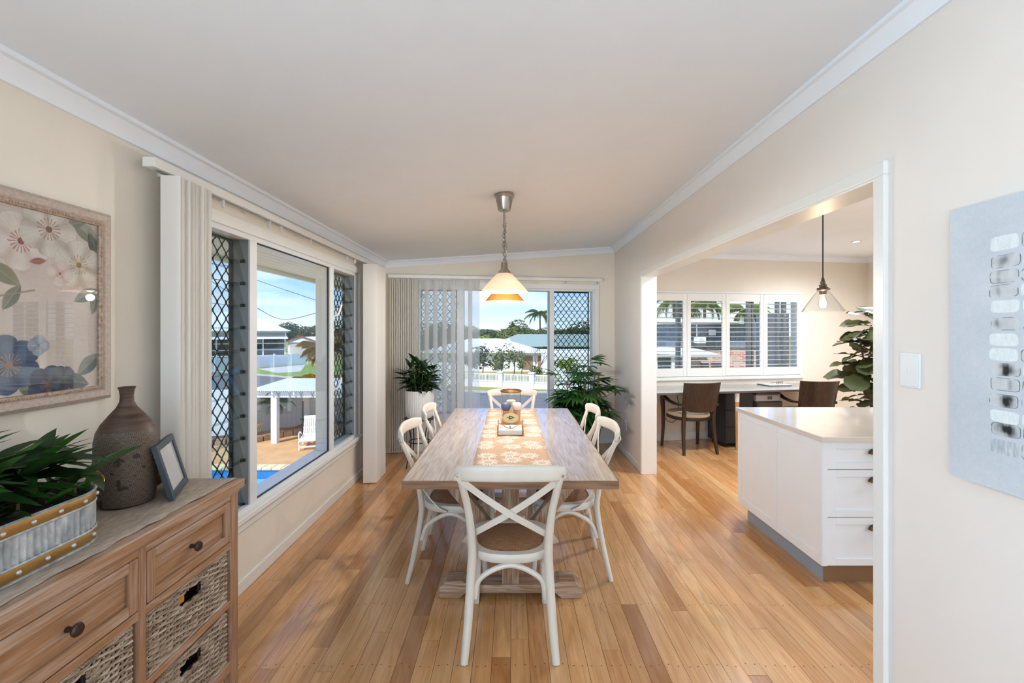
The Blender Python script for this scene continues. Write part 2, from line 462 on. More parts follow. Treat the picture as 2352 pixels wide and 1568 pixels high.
# ceilings
cl = MB()
cl.add([(XL - .3, YB, ZC(XL - .3)), (XT, YB, ZC(XT)), (XT, 7, ZC(XT)), (XL - .3, 7, ZC(XL - .3)),
        (XL - .3, YB, 2.9), (XT, YB, 2.9), (XT, 7, 2.9), (XL - .3, 7, 2.9)],
       [(0, 1, 2, 3), (7, 6, 5, 4), (0, 4, 5, 1), (1, 5, 6, 2), (2, 6, 7, 3), (3, 7, 4, 0)])
struct(cl.build('ceiling', M['ceil']))
struct(MB().box(XT - .02, X2 + .1, YB, 7.2, ZK, 2.9).build('ceiling_study', M['ceil']))
# roof over everything with its eaves
rf = MB().box(XL - 1.0, X2 + .8, YB - .8, 7.6, 2.9, 3.0)
struct(rf.build('roof', M['grey_al']))
# eave soffit outside the left wall, boards with grooves between
ev = thing('trim_1', None, None); ev['kind'] = 'structure'
for i in range(9):
    x1 = XL - T - 0.09 * i
    SB(x1 - .086, x1, -1.0, 9, 2.13, 2.15).build('soffit_board', M['white'], ev, bev=.003, seg=1)
SB(XL - T - .85, XL - T, -1.0, 9, 2.151, 2.17).build('soffit_backing', M['white'], ev)
SB(XL - T - .86, XL - T - .82, -1.0, 9, 2.09, 2.32).build('fascia', M['white'], ev)

# cornices
def cove(name, path, inward, m=None):
    h, w = 0.075, 0.065
    prof = [(0, 0)] + [(w * (1 - math.cos(t * PI / 8)) ** 1.0, -h + h * math.sin(t * PI / 8)) for t in range(0, 5)]
    prof = [(0, 0.02), (0, -h), (0.012, -h), (0.018, -h * .8), (0.03, -h * .5), (0.048, -h * .25), (w, -0.016), (w, 0.0), (w, 0.02)]
    mb = MB(); n = Vector(inward).normalized(); vs = []; k = len(prof)
    for p in path:
        for a, b in prof: vs.append(Vector(p) + n * a + Vector((0, 0, b)))
    fs = []
    for i in range(len(path) - 1):
        for q in range(k - 1): fs.append((i * k + q, i * k + q + 1, (i + 1) * k + q + 1, (i + 1) * k + q))
    mb.add(vs, fs)
    return struct(mb.build(name, M['ceil'], smooth=True, ang=30))
cove('trim_2', [(XL, YB, ZC(XL + .05)), (XL, WD(XL), ZC(XL + .05))], (1, 0, 0))
cove('trim_3', [(XR, YB, ZC(XR - .06)), (XR, WD(XR), ZC(XR - .06))], (-1, 0, 0))
cove('trim_4', [(XL, WD(XL), ZC(XL)), (XR, WD(XR), ZC(XR))], (sa, -ca, 0))
cove('trim_5', [(XT, WD(XT), ZK), (X2, WD(X2), ZK)], (sa, -ca, 0))
cove('trim_6', [(X2, -3, ZK), (X2, WD(X2), ZK)], (-1, 0, 0))
# baseboards
struct(SB(XL, XL + .016, 1.0, WD(XL), 0, .075).build('baseboard_left', M['white'], bev=.005))
struct(SB(XR - .014, XR, O1 + .05, WD(XR), 0, .07).build('baseboard_right', M['white'], bev=.005))
struct(SB(Lx0 + .25, XR / ca, -.016, 0, 0, .075).build('baseboard_back', M['white'], loc=FE, rot=(0, 0, A), bev=.005))
struct(SB(XT / ca, X2 / ca, -.016, 0, 0, .11).build('baseboard_study', M['white'], loc=FE, rot=(0, 0, A), bev=.005))
struct(SB(X2 - .016, X2, 1.0, WD(X2), 0, .11).build('baseboard_side', M['white'], bev=.005))
# architrave and lining of the wide opening
op = thing('trim_7', None, None); op['kind'] = 'structure'
AW = 0.05
SB(XR - .014, XT + .014, O0, O0 + .016, 0, OZ - .018).build('jamb_lining', M['white'], op, bev=.003)
SB(XR - .014, XT + .014, O1 - .016, O1, 0, OZ - .018).build('jamb_lining', M['white'], op, bev=.003)
SB(XR - .014, XT + .014, O0, O1, OZ - .018, OZ - .0005).build('head_lining', M['white'], op, bev=.003)
for x0, x1 in ((XR - .02, XR), (XT, XT + .02)):
    SB(x0, x1, O0 - AW + .008, O0 + .008, 0, OZ - .008).build('architrave', M['white'], op, bev=.003)
    SB(x0, x1, O1 - .008, O1 + AW - .008, 0, OZ - .008).build('architrave', M['white'], op, bev=.003)
    SB(x0, x1, O0 - AW + .008, O1 + AW - .008, OZ - .008, OZ + AW - .008).build('architrave', M['white'], op, bev=.003)

# ================================================================== louvre windows
def grille(mb, s0, s1, z0, z1, o, w=0.077, h=0.094, r=0.0042):
    n = int(round((s1 - s0) / (w / 2)))
    cw = (s1 - s0) / n; am = cw / 2
    nz_ = int((z1 - z0) / h * 8)
    for k in range(n):
        xc = s0 + cw * (k + .5); ph = 1 if k % 2 else -1
        pts = []
        for q in range(nz_ + 1):
            z = z0 + (z1 - z0) * q / nz_
            t = ((z - z0) / h) % 1.0
            tri = 4 * abs(t - .5) - 1
            tri = math.sin(tri * PI / 2) * .45 + tri * .55
            pts.append((xc + ph * am * tri, o, z))
        mb.tube(pts, r, 4)

def louvre_window(name, loc, rz, s0, s1, z0, z1, bays, clip, gl_o=0.03, nblade=12, tilt=14):
    w = thing(name, None, None, loc, rz); w['kind'] = 'structure'
    # architrave board round the opening, on the room side
    a = 0.055
    SB(s0 - a, s1 + a, -.02, 0, z1, z1 + a + .01).build('architrave', M['white'], w, bev=.003)
    SB(s0 - a, s0, -.02, 0, z0, z1).build('architrave', M['white'], w, bev=.003)
    SB(s1, s1 + a, -.02, 0, z0, z1).build('architrave', M['white'], w, bev=.003)
    SB(s0 - a - .01, s1 + a + .01, -.045, .02, z0 - .03, z0 + .006).build('sill_board', M['white'], w, bev=.006)
    SB(s0 - a, s1 + a, -.018, 0, z0 - .085, z0 - .03).build('apron', M['white'], w, bev=.003)
    # frame
    fw = .03
    SB(s0, s1, -.004, T, z1 - fw, z1).build('head', M['al'], w, bev=.002)
    SB(s0, s1, -.004, T + .03, z0, z0 + fw).build('bottom_rail', M['al'], w, bev=.002)
    SB(s0, s0 + fw, -.004, T, z0 + fw, z1 - fw).build('stile', M['al'], w, bev=.002)
    SB(s1 - fw, s1, -.004, T, z0 + fw, z1 - fw).build('stile', M['al'], w, bev=.002)
    for kind, b0, b1 in bays:
        zz0, zz1 = z0 + fw, z1 - fw
        if kind == 'mull':
            SB(b0, b1, -.006, T, zz0, zz1).build('mullion', M['al'], w, bev=.002)
        elif kind == 'fixed':
            g = SB(b0, b1, .012, .017, zz0, zz1).build('pane', M['glass'], w)
            mb = MB().box(b0, b0 + .006, .008, .02, zz0, zz1).box(b1 - .006, b1, .008, .02, zz0, zz1).box(b0, b1, .008, .02, zz1 - .006, zz1).box(b0, b1, .008, .02, zz0, zz0 + .006)
            mb.build('gasket', M['black'], g)
        else:
            pitch = (zz1 - zz0) / nblade
            th = math.radians(tilt); hb = pitch * 0.53
            me = MB()
            me.M = Matrix.Rotation(-th, 4, 'X')
            me.box(b0 + .012, b1 - .012, -.0025, .0025, -hb, hb)
            bm_ = me.mesh('louvre_blade'); bm_.materials.append(M['blade']); bm_.materials.append(M['bladee'])
            for q in (0, 1): bm_.polygons[q].material_index = 1
            cm = MB().box(-.007, .007, -.012, .012, -.009, .009).mesh('blade_clip'); cm.materials.append(clip)
            for q in range(nblade):
                zc = zz0 + pitch * (q + .5)
                put('louvre_blade', bm_, w, loc=(0, .038, zc))
                for sx in (b0 + .008, b1 - .008): put('blade_clip', cm, w, loc=(sx, .034, zc - pitch * .48))
            mb = MB()
            gi = .012
            for c0, c1 in ((b0, b0 + gi), (b1 - gi, b1)): mb.box(c0, c1, .094, .112, zz0, zz1)
            mb.box(b0, b1, .094, .112, zz0, zz0 + gi).box(b0, b1, .094, .112, zz1 - gi, zz1)
            grille(mb, b0 + gi, b1 - gi, zz0 + gi, zz1 - gi, .103)
            mb.build('security_grille', M['black'], w)
            if clip is M['black']:
                MB().box(b0, b0 + .004, .004, T, zz0, zz1).box(b1 - .004, b1, .004, T, zz0, zz1).build('louvre_channel', M['grey_al'], w)
    return w

lwin = louvre_window('window_1', (XL, 0, 0), PI / 2, LW0, LW1, WZ0, WZ1,
              [('louvre', LW0 + .03, 2.695), ('mull', 2.695, 2.77), ('fixed', 2.77, 3.885), ('mull', 3.885, 3.965), ('louvre', 3.965, 4.50), ('mull', 4.50, 4.57)], M['black'])
for s_, z_ in ((3.99, 1.62), (3.99, .98)):
    MB().tube(catmull([(s_, .0, z_), (s_ + .012, -.03, z_ + .02), (s_ + .03, -.05, z_ + .10)], 5), .009, 8).build('louvre_handle', M['white'], lwin, smooth=True)
fwin = louvre_window('window_2', FE, A, FW0, FW1, FZ0, FZ1,
              [('louvre', -1.127 / ca, -.685 / ca), ('mull', -.685 / ca, -.60 / ca), ('fixed', -.60 / ca, .484 / ca), ('mull', .484 / ca, .542 / ca), ('louvre', .542 / ca, 1.042 / ca)], M['clipw'], nblade=12, tilt=10)
SB(.487 / ca, .507 / ca, -.02, -.006, 1.28, 1.36).build('sash_latch', M['al'], fwin, bev=.003)

# ================================================================== study window: sliding sashes behind plantation shutters
sw = thing('window_3', None, None, FE, A); sw['kind'] = 'structure'
SB(SW0, SW1, 0, .13, SZ1 - .025, SZ1).build('head', M['al'], sw); SB(SW0, SW1, 0, .14, SZ0, SZ0 + .025).build('bottom_rail', M['al'], sw)
SB(SW0, SW0 + .03, 0, .13, SZ0, SZ1).build('stile', M['al'], sw); SB(SW1 - .03, SW1, 0, .13, SZ0, SZ1).build('stile', M['al'], sw)
for x, ww in ((2.29, .05), (3.36, .05), (3.42, .03), (3.82, .04), (3.92, .05)):
    SB(x / ca, (x + ww) / ca, .07, .12, SZ0 + .025, SZ1 - .025).build('sash_stile', M['grey_al'], sw)
SB(SW0 + .03, SW1 - .03, .09, .094, SZ0 + .025, SZ1 - .025).build('pane', M['glass'], sw)
SB(SW0 - .05, SW1 + .05, -.03, 0, SZ0 - .05, SZ0 - .005).build('sill_board', M['white'], sw, bev=.005)
SB(SW0 - .05, SW1 + .04, -.02, 0, SZ1, SZ1 + .03).build('architrave', M['white'], sw, bev=.003)
SB(SW1, SW1 + .04, -.02, 0, SZ0 - .02, SZ1).build('architrave', M['white'], sw, bev=.003)
pw = (SW1 - SW0) / 4
names4 = ['white plantation shutter panel next to the wide opening\'s jamb, dark chair below it',
          'white plantation shutter panel showing the outdoor air conditioner of the house opposite',
          'white plantation shutter panel showing the brick lower wall of the house opposite',
          'white plantation shutter panel beside the hanging clear glass pendant']
def make_shutter(label):
    t = thing('plantation_shutter', label, 'shutter', group='plantation shutters of the study window')
    st, rt, rbm = .058, .105, .115
    H0, H1 = SZ0 + .002, SZ1 - .002
    g = .002
    SB(g, st, -.022, .004, H0, H1).build('stile', M['white'], t, bev=.003); SB(pw - st, pw - g, -.022, .004, H0, H1).build('stile', M['white'], t, bev=.003)
    SB(st, pw - st, -.020, .002, H1 - rt, H1).build('top_rail', M['white'], t, bev=.003); SB(st, pw - st, -.020, .002, H0, H0 + rbm).build('bottom_rail', M['white'], t, bev=.003)
    n = 14; z0, z1 = H0 + rbm, H1 - rt; pit = (z1 - z0) / n
    prof = [(-.040, 0), (-.02, .0045), (0, .0055), (.02, .0045), (.040, 0), (.02, -.0045), (0, -.0055), (-.02, -.0045)]
    mb = MB(); mb.M = Matrix.Rotation(math.radians(-4), 4, 'X')
    mb.sweep([(st + .001, 0, 0), (pw - st - .001, 0, 0)], prof, (0, 0, 1))
    me = mb.mesh('slat', True, 60); me.materials.append(M['white'])
    for q in range(n): put('slat', me, t, loc=(0, -.008, z0 + pit * (q + .5)))
    for z in (H0 + .12, H1 - .12): SB(pw - .012, pw - .002, -.027, -.022, z - .03, z + .03).build('hinge', M['al'], t)
    return t
sh0 = None
for i in range(4):
    if sh0 is None: t = sh0 = make_shutter(names4[i])
    else: t = copy_tree(sh0); t['label'] = names4[i]
    x = SW0 + pw * i
    t.location = (FE[0] + x * ca, FE[1] + x * sa, 0); t.rotation_euler = (0, 0, A)

# ================================================================== vertical blinds
def pleat(mb, x0, x1, y0, y1, z0, z1, n, rnd):
    pts = []
    for i in range(n + 1):
        t = i / n
        side = (i % 2)
        xx = (x1 if side else x0) + rnd.uniform(-.006, .006)
        pts.append(Vector((xx, y0 + (y1 - y0) * t, 0)))
    sm = catmull(pts, 5)
    vs = []; fs = []
    for p in sm: vs += [(p.x, p.y, z0), (p.x, p.y, (z0 + z1) / 2), (p.x, p.y, z1)]
    for i in range(len(sm) - 1):
        for k in range(2): fs.append((i * 3 + k, i * 3 + 3 + k, i * 3 + 4 + k, i * 3 + 1 + k))
    mb.add(vs, fs)
rp_ = random.Random(3)
bl = thing('vertical_blind', 'cream sheer vertical blind gathered either side of the pool window', 'blind', (XL, 0, 0))
SB(.045, .095, 1.86, 4.92, 2.165, 2.205).build('head_rail', M['white'], bl, bev=.003)
SB(.066, .076, 1.90, 4.90, 2.160, 2.166).build('track_slot', M['grey_al'], bl)
for y in (2.0, 2.62, 3.24, 3.86, 4.48): SB(0, .05, y, y + .03, 2.17, 2.20).build('bracket', M['white'], bl)
for y in (2.33, 2.78, 2.92, 3.35, 4.1, 4.3): SB(.064, .078, y, y + .014, 2.125, 2.162).build('carrier', M['al'], bl)
mb = MB(); pleat(mb, .075, .150, 1.922, 2.140, .012, 2.15, 25, rp_); mb.build('gathered_fabric', M['blind'], bl, smooth=True, ang=70)
mb = MB(); pleat(mb, .10, .235, 4.44, 4.75, .012, 2.14, 21, rp_); mb.build('gathered_fabric', M['blind'], bl, smooth=True, ang=70)
# end wall blind: local frame of the end wall
bf = thing('vertical_blind', 'pale sheer vertical blind half drawn across the street window behind the white pot', 'blind', FE, A)
SB(-1.50 / ca, 1.16 / ca, -.095, -.045, 2.125, 2.165).build('head_rail', M['white'], bf, bev=.003)
for x in (-1.2, -.5, .2, .8, 1.1): SB(x, x + .03, -.05, 0, 2.13, 2.16).build('bracket', M['white'], bf)
for x in (-.32, .3, .66, 1.08): SB(x, x + .014, -.08, -.066, 2.085, 2.126).build('carrier', M['al'], bf)
mb = MB(); mb.M = Matrix.Rotation(PI / 2, 4, 'Z') @ Matrix.Scale(-1, 4, (0, 1, 0))
pleat(mb, -.115, -.06, -1.50, -1.16, .03, 2.11, 26, rp_)
mb.build('gathered_fabric', M['blind'], bf, smooth=True, ang=70)
def wave_sheet(x0, x1, n, amp, z0, z1, y):
    vs = []; fs = []
    for i in range(n + 1):
        x = x0 + (x1 - x0) * i / n; yy = y + amp * math.sin(i / n * 2 * PI * (x1 - x0) / .105)
        vs += [(x, yy, z0), (x, yy, z1)]
    for i in range(n): fs.append((2 * i, 2 * i + 2, 2 * i + 3, 2 * i + 1))
    return MB().add(vs, fs)
wave_sheet(-1.18, -.42, 60, .012, .03, 2.11, -.075).build('sheer_voile', M['sheer'], bf, smooth=True, ang=80)
wave_sheet(-1.16, -.42, 40, .004, 2.0, 2.108, -.071).build('heading_tape', M['vane'], bf, smooth=True, ang=80)
for px in (950, 977, 997, 1018, 1038, 1077):
    k = (px - CX) / FPX; d = 5.74 / (1 - .175 * k); xx = k * d / ca
    mb = MB(); pts = [(xx - .026 + .013 * q, -.092 - .012 * math.sin(q / 4 * PI), 0) for q in range(5)]
    vs = []
    for p in pts: vs += [(p[0], p[1], .03), (p[0], p[1], 2.105)]
    mb.add(vs, [(2 * q, 2 * q + 2, 2 * q + 3, 2 * q + 1) for q in range(4)])
    mb.build('vane', M['vane'], bf, smooth=True, ang=80)

# ================================================================== dining table
TZ = 0.76
t = thing('dining_table', 'long washed oak trestle dining table with a lace runner', 'table', (-.008, 3.28, 0))
TW, TL = 0.53, 1.035
for i in range(5):                                            # glued planks of the top
    x0 = -TW + 2 * TW * i / 5; x1 = x0 + 2 * TW / 5
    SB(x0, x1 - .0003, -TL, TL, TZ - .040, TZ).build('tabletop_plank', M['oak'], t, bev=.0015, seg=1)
for sy in (-1, 1):
    SB(-TW, TW, sy * (TL + .002) - .002, sy * (TL + .002) + .002, TZ - .042, TZ - .001).build('end_edge', M['oakedge'], t)
    SB(sy * (TW + .002) - .002, sy * (TW + .002) + .002, -TL, TL, TZ - .042, TZ - .001).build('side_edge', M['oakedge'], t)
for sy in (-1, 1):
    yc = sy * .67
    ft = MB(); ft.M = Matrix.Translation((0, yc - .06, 0)) @ Matrix(((1, 0, 0, 0), (0, 0, 1, 0), (0, 1, 0, 0), (0, 0, 0, 1)))
    ft.prism([(-.40, 0), (-.285, 0), (-.25, .03), (.25, .03), (.285, 0), (.40, 0), (.40, .06), (.36, .095), (.275, .095), (.23, .075), (-.23, .075), (-.275, .095), (-.36, .095), (-.40, .06)], 0, .12)
    ft.build('foot', M['oakx'], t, bev=.004)
    SB(-.048, .048, yc - .045, yc + .045, .07, TZ - .10).build('post', M['oakz'], t, bev=.004)
    SB(-.42, .42, yc - .05, yc + .05, TZ - .105, TZ - .042).build('top_cleat', M['oakx'], t, bev=.004)
    for sx in (-1, 1):
        mb = MB(); mb.sweep([(sx * .36, yc, TZ - .10), (sx * .03, yc, .25)], [(-.035, -.035), (.035, -.035), (.035, .035), (-.035, .035)], (0, 1, 0))
        mb.build('brace', M['oakz'], t, bev=.003)
    for z in (.17, .205):
        mb = MB(); mb.M = Matrix.Translation((0, yc - .0452, z)) @ Matrix.Rotation(PI / 2, 4, 'X'); mb.disc(.008, 10, (0, 0, 0)).build('bolt_hole', M['black'], t)
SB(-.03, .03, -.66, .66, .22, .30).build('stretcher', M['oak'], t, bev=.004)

# runner
n_ = NT('lace_runner_fabric'); v = n_.mapping(n_.obj(), (6.6, 6.6, 6.6), (.35, .2, 0))
vo = n_.n('ShaderNodeTexVoronoi', voronoi_dimensions='2D', feature='F1'); vo.inputs['Scale'].default_value = 1.0; vo.inputs['Randomness'].default_value = .55
n_.l(v, vo.inputs['Vector'])
df = n_.n('ShaderNodeVectorMath', operation='SUBTRACT'); n_.l(v, df.inputs[0]); n_.l(vo.outputs['Position'], df.inputs[1])
sx_ = n_.n('ShaderNodeSeparateXYZ'); n_.l(df.outputs[0], sx_.inputs[0])
ang = n_.math('ARCTAN2', sx_.outputs[1], sx_.outputs[0]); rr = vo.outputs['Distance']
pet = n_.math('GREATER_THAN', n_.math('SINE', n_.math('MULTIPLY', ang, 18.0)), -.1)
band = n_.math('MULTIPLY', n_.math('GREATER_THAN', rr, .20), n_.math('LESS_THAN', rr, n_.math('ADD', .38, n_.math('MULTIPLY', n_.math('SINE', n_.math('MULTIPLY', ang, 9.0)), .05))))
ring = n_.math('MULTIPLY', n_.math('GREATER_THAN', rr, .17), n_.math('LESS_THAN', rr, .22))
chk = n_.n('ShaderNodeTexChecker'); chk.inputs['Scale'].default_value = 24; n_.l(v, chk.inputs[0])
cen = n_.math('MULTIPLY', n_.math('LESS_THAN', rr, .17), chk.outputs['Fac'])
lace = n_.math('MAXIMUM', n_.math('MAXIMUM', n_.math('MULTIPLY', pet, band), ring), n_.math('MULTIPLY', cen, .6))
bur = n_.ramp(n_.noise(n_.mapping(n_.obj(), (60, 260, 60)), 1.0, 2), [(0.3, lin((186, 152, 124))), (0.7, lin((210, 178, 150)))])
n_.bsdf(n_.mix(lace, bur, lin((238, 226, 212))), .9, 0, .2, 0, n_.bump(lace, .5, .002)); M['runner'] = n_.m
mb = MB(); nx, ny = 10, 60
vs = []; fs = []
rr_ = random.Random(9)
for j in range(ny + 1):
    for i in range(nx + 1):
        x = -.215 + .43 * i / nx + .0015 * math.sin(j * .35); y = -.93 + 1.86 * j / ny
        vs.append((x, y, .0035 + .0012 * math.sin(i * 1.7 + j * .5)))
for j in range(ny):
    for i in range(nx): fs.append((j * (nx + 1) + i, j * (nx + 1) + i + 1, (j + 1) * (nx + 1) + i + 1, (j + 1) * (nx + 1) + i))
o = mb.add(vs, fs).build('table_runner', M['runner'], loc=(.0, 3.30, TZ), smooth=True)
so_ = o.modifiers.new('cloth', 'SOLIDIFY'); so_.thickness = .002; so_.offset = -1
tag(o, 'beige burlap table runner with white lace flowers on the dining table', 'table runner')

# ================================================================== cross-back chairs
def make_crossback():
    c = thing('dining_chair', '', 'chair', group='white cross-back dining chairs')
    for s in (-1, 1):
        p = catmull([(s * .207, -.285, 0), (s * .194, -.250, .15), (s * .182, -.212, .36), (s * .178, -.208, .48), (s * .190, -.245, .66), (s * .222, -.318, .855)], 5)
        n = len(p)
        MB().sweep(p, [(.020 * math.cos(a * PI / 5), .0165 * math.sin(a * PI / 5)) for a in range(10)], (0, 1, 0), scales=[.85 + .2 * math.sin(PI * min(1, i / (n * .8))) for i in range(n)]).build('back_post', M['bent'], c, smooth=True)
        p = catmull([(s * .165, .150, .44), (s * .176, .162, .25), (s * .188, .182, 0)], 6)
        MB().tube(p, [.019 - .0035 * i / 12 for i in range(len(p))], 10).build('front_leg', M['bent'], c, smooth=True)
        off = .0065 * s
        p = catmull([(s * .237, -.326 + off, .862), (s * .20, -.312 + off, .822), (s * .11, -.285 + off, .745), (0, -.262 + off, .665), (-s * .10, -.236 + off, .60), (-s * .158, -.205 + off, .556),
                     (-s * .196, -.165, .515), (-s * .222, -.10, .462), (-s * .226, -.045, .437)], 6)
        MB().sweep(p, [(-.014, -.003), (.014, -.003), (.014, .003), (-.014, .003)], (0, 1, 0)).build('cross_strap', M['bent'], c, smooth=True)
        p = catmull([(s * .186, -.205, .25), (s * .19, -.16, .345), (s * .192, -.03, .408), (s * .186, .09, .345), (s * .176, .135, .25)], 6)
        MB().tube(p, .0125, 8).build('arch_stretcher', M['bent'], c, smooth=True)
        MB().ball((s * .228, -.045, .437), .005, 8, 5).build('bolt', M['steel'], c, smooth=True); MB().ball((s * .232, -.330, .858), .006, 8, 5).build('bolt', M['steel'], c, smooth=True)
    for y, q in ((-.212, .165), (.152, .155)):
        p = catmull([(-q, y, .255), (-q * .82, y, .35), (0, y, .408), (q * .82, y, .35), (q, y, .255)], 6)
        MB().tube(p, .0125, 8).build('arch_stretcher', M['bent'], c, smooth=True)
    p = catmull([(-.245, -.305, .862), (-.17, -.338, .872), (0, -.358, .878), (.17, -.338, .872), (.245, -.305, .862)], 7)
    n = len(p)
    prof = [(.038 * (abs(math.cos(a)) ** .7) * (1 if math.cos(a) > 0 else -1), .0125 * (abs(math.sin(a)) ** .8) * (1 if math.sin(a) > 0 else -1)) for a in [k * 2 * PI / 14 for k in range(14)]]
    MB().sweep(p, prof, (0, 1, 0), scales=[(.74 + .26 * math.sin(PI * (.12 + .76 * i / (n - 1))), 1) if 0 < i < n - 1 else (.5, .6) for i in range(n)]).build('top_rail', M['bent'], c, smooth=True, ang=60)
    # seat ring and woven pad
    def loop(w, d, n=36, e=2.7):
        out = []
        for k in range(n):
            a = 2 * PI * k / n; cx, sy = math.cos(a), math.sin(a)
            x = w * abs(cx) ** (2 / e) * (1 if cx > 0 else -1); y = d * abs(sy) ** (2 / e) * (1 if sy > 0 else -1)
            x *= 1 + .07 * (y / d)
            out.append((x, y - .02))
        return out
    lo, li = loop(.215, .205), loop(.168, .162)
    vs = []; N = 36
    rings = [(lo, .418, .97), (lo, .428, 1.0), (lo, .450, 1.0), (lo, .459, .975), (li, .459, 1.02), (li, .452, 1.0), (li, .418, 1.0)]
    for L, z, s in rings: vs += [(x * s, y * s, z) for x, y in L]
    K = len(rings); fs = []
    for r in range(K):
        r2 = (r + 1) % K
        for k in range(N): fs.append((r * N + k, r * N + (k + 1) % N, r2 * N + (k + 1) % N, r2 * N + k))
    MB().add(vs, fs).build('seat_frame', M['bent'], c, smooth=True)
    vs = []; fs = []; R_ = 6
    for r in range(R_ + 1):
        f = 1 - r / R_ * .97
        for x, y in li: vs.append((x * f * 1.02, (y + .02) * f * 1.02 - .02, .452 + .022 * (1 - f ** 4)))
    for r in range(R_):
        for k in range(N): fs.append((r * N + k, r * N + (k + 1) % N, (r + 1) * N + (k + 1) % N, (r + 1) * N + k))
    fs.append(tuple(R_ * N + k for k in range(N)))
    MB().add(vs, fs).build('woven_seat', M['rattan'], c, smooth=True)
    return c
chairs = [((-.008, 2.335, 0), 0.0, 'white cross-back chair with rattan seat at the table head opposite the street window'),
          ((-.330, 2.905, 0), -PI / 2 - .03, 'white cross-back chair on the pool-window side of the table, nearer the sideboard'),
          ((-.325, 3.57, 0), -PI / 2 + .02, 'white cross-back chair on the pool-window side, beside the white fluted pot'),
          ((.300, 2.93, 0), PI / 2 + .04, 'white cross-back chair on the study side of the table, nearer the light switch'),
          ((.300, 3.52, 0), PI / 2 - .01, 'white cross-back chair on the study side of the table, beside the leafy palm'),
          ((.00, 4.235, 0), PI, 'white cross-back chair at the table head below the street window')]
ch0 = None
for loc, rz, lab in chairs:
    c = make_crossback() if ch0 is None else copy_tree(ch0)
    ch0 = ch0 or c
    c.location = loc; c.rotation_euler = (0, 0, rz); c['label'] = lab

# ================================================================== pendant lamps over the table
def pendant(name, label, x, y, rim, shade_m, canopy, lit, group):
    zc = ZC(x)
    p = thing(name, label, 'lamp', (x, y, rim), group=group)
    h = zc - rim
    if canopy:
        prof = [(.004, h - .118), (.042, h - .118), (.045, h - .112), (.062, h - .03), (.071, h - .022), (.072, h - .012), (.066, h + .004), (.004, h + .004)]
        MB().lathe(prof, 28).build('canopy', M['steel'], p, smooth=True, ang=35)
        MB().tube([(0, 0, h - .118), (0, 0, h - .245)], .008, 8).build('stem', M['steel'], p, smooth=True)
        top = h - .235
    else:
        mb = MB().tube(catmull([(0, 0, h), (0, 0, h - .03), (.012, 0, h - .045), (0, 0, h - .06), (-.01, 0, h - .048)], 5), .004, 6); mb.disc(.016, 10, (0, 0, h - .001)).build('ceiling_hook', M['steel'], p, smooth=True)
        top = h - .055
    z = .215; mb = MB(); k = 0; rr = random.Random(2)
    while z < top:
        mb.M = Matrix.Translation((rr.uniform(-.004, .004), rr.uniform(-.004, .004), z)) @ Matrix.Rotation(k * PI / 2 + .3, 4, 'Z')
        mb.tube([(.014 * math.cos(a * PI / 6), 0, .020 * math.sin(a * PI / 6)) for a in range(12)], .003, 5, closed=True)
        z += .031; k += 1
    mb.build('chain', M['steel'], p, smooth=True)
    MB().tube(catmull([(0, .004, .20), (.012, .008, .2 + (top - .2) * .25), (-.010, .008, .2 + (top - .2) * .5), (.010, .006, .2 + (top - .2) * .8), (0, 0, top)], 8), .0032, 6).build('cable', M['grey_al'], p, smooth=True)
    MB().lathe([(.004, .212), (.022, .210), (.024, .205), (.024, .168), (.026, .164), (.050, .136), (.053, .130), (.003, .130)], 24).build('lamp_holder', M['steel'], p, smooth=True, ang=35)
    MB().lathe([(.050, .134), (.056, .126), (.113, .066), (.167, .004), (.169, 0), (.165, .0025), (.111, .062), (.053, .121), (.046, .128)], 40).build('lamp_shade', shade_m, p, smooth=True, ang=60)
    MB().lathe([(.0, -.002), (.014, .002), (.026, .014), (.030, .028), (.026, .045), (.016, .068), (.014, .128)], 16).build('bulb', lit, p, smooth=True, ang=60)
    l = bpy.data.lights.new('bulb_light', 'POINT'); l.energy = 13.0; l.color = (1.0, .96, .91); l.shadow_soft_size = .022
    lo_ = bpy.data.objects.new('bulb_light', l); C.objects.link(lo_); lo_.parent = p; lo_.location = (0, 0, -.038)
    return p
M['opal'] = thin('opal_glass', (240, 222, 204), 0.0, .22)
M['amber'] = thin('amber_glass', (206, 146, 78), 0.0, .16)
M['bulb'] = emit('warm_bulb', (255, 238, 212), 7.0)
pendant('pendant_lamp', 'cream glass cone pendant lamp on a nickel chain above the dining table', -.055, 3.25, 1.768, M['opal'], True, M['bulb'], 'pendant lamps above the table')
pendant('pendant_lamp', 'amber glass cone pendant lamp hanging behind the cream pendant', -.062, 3.92, 1.742, M['amber'], False, M['bulb'], 'pendant lamps above the table')

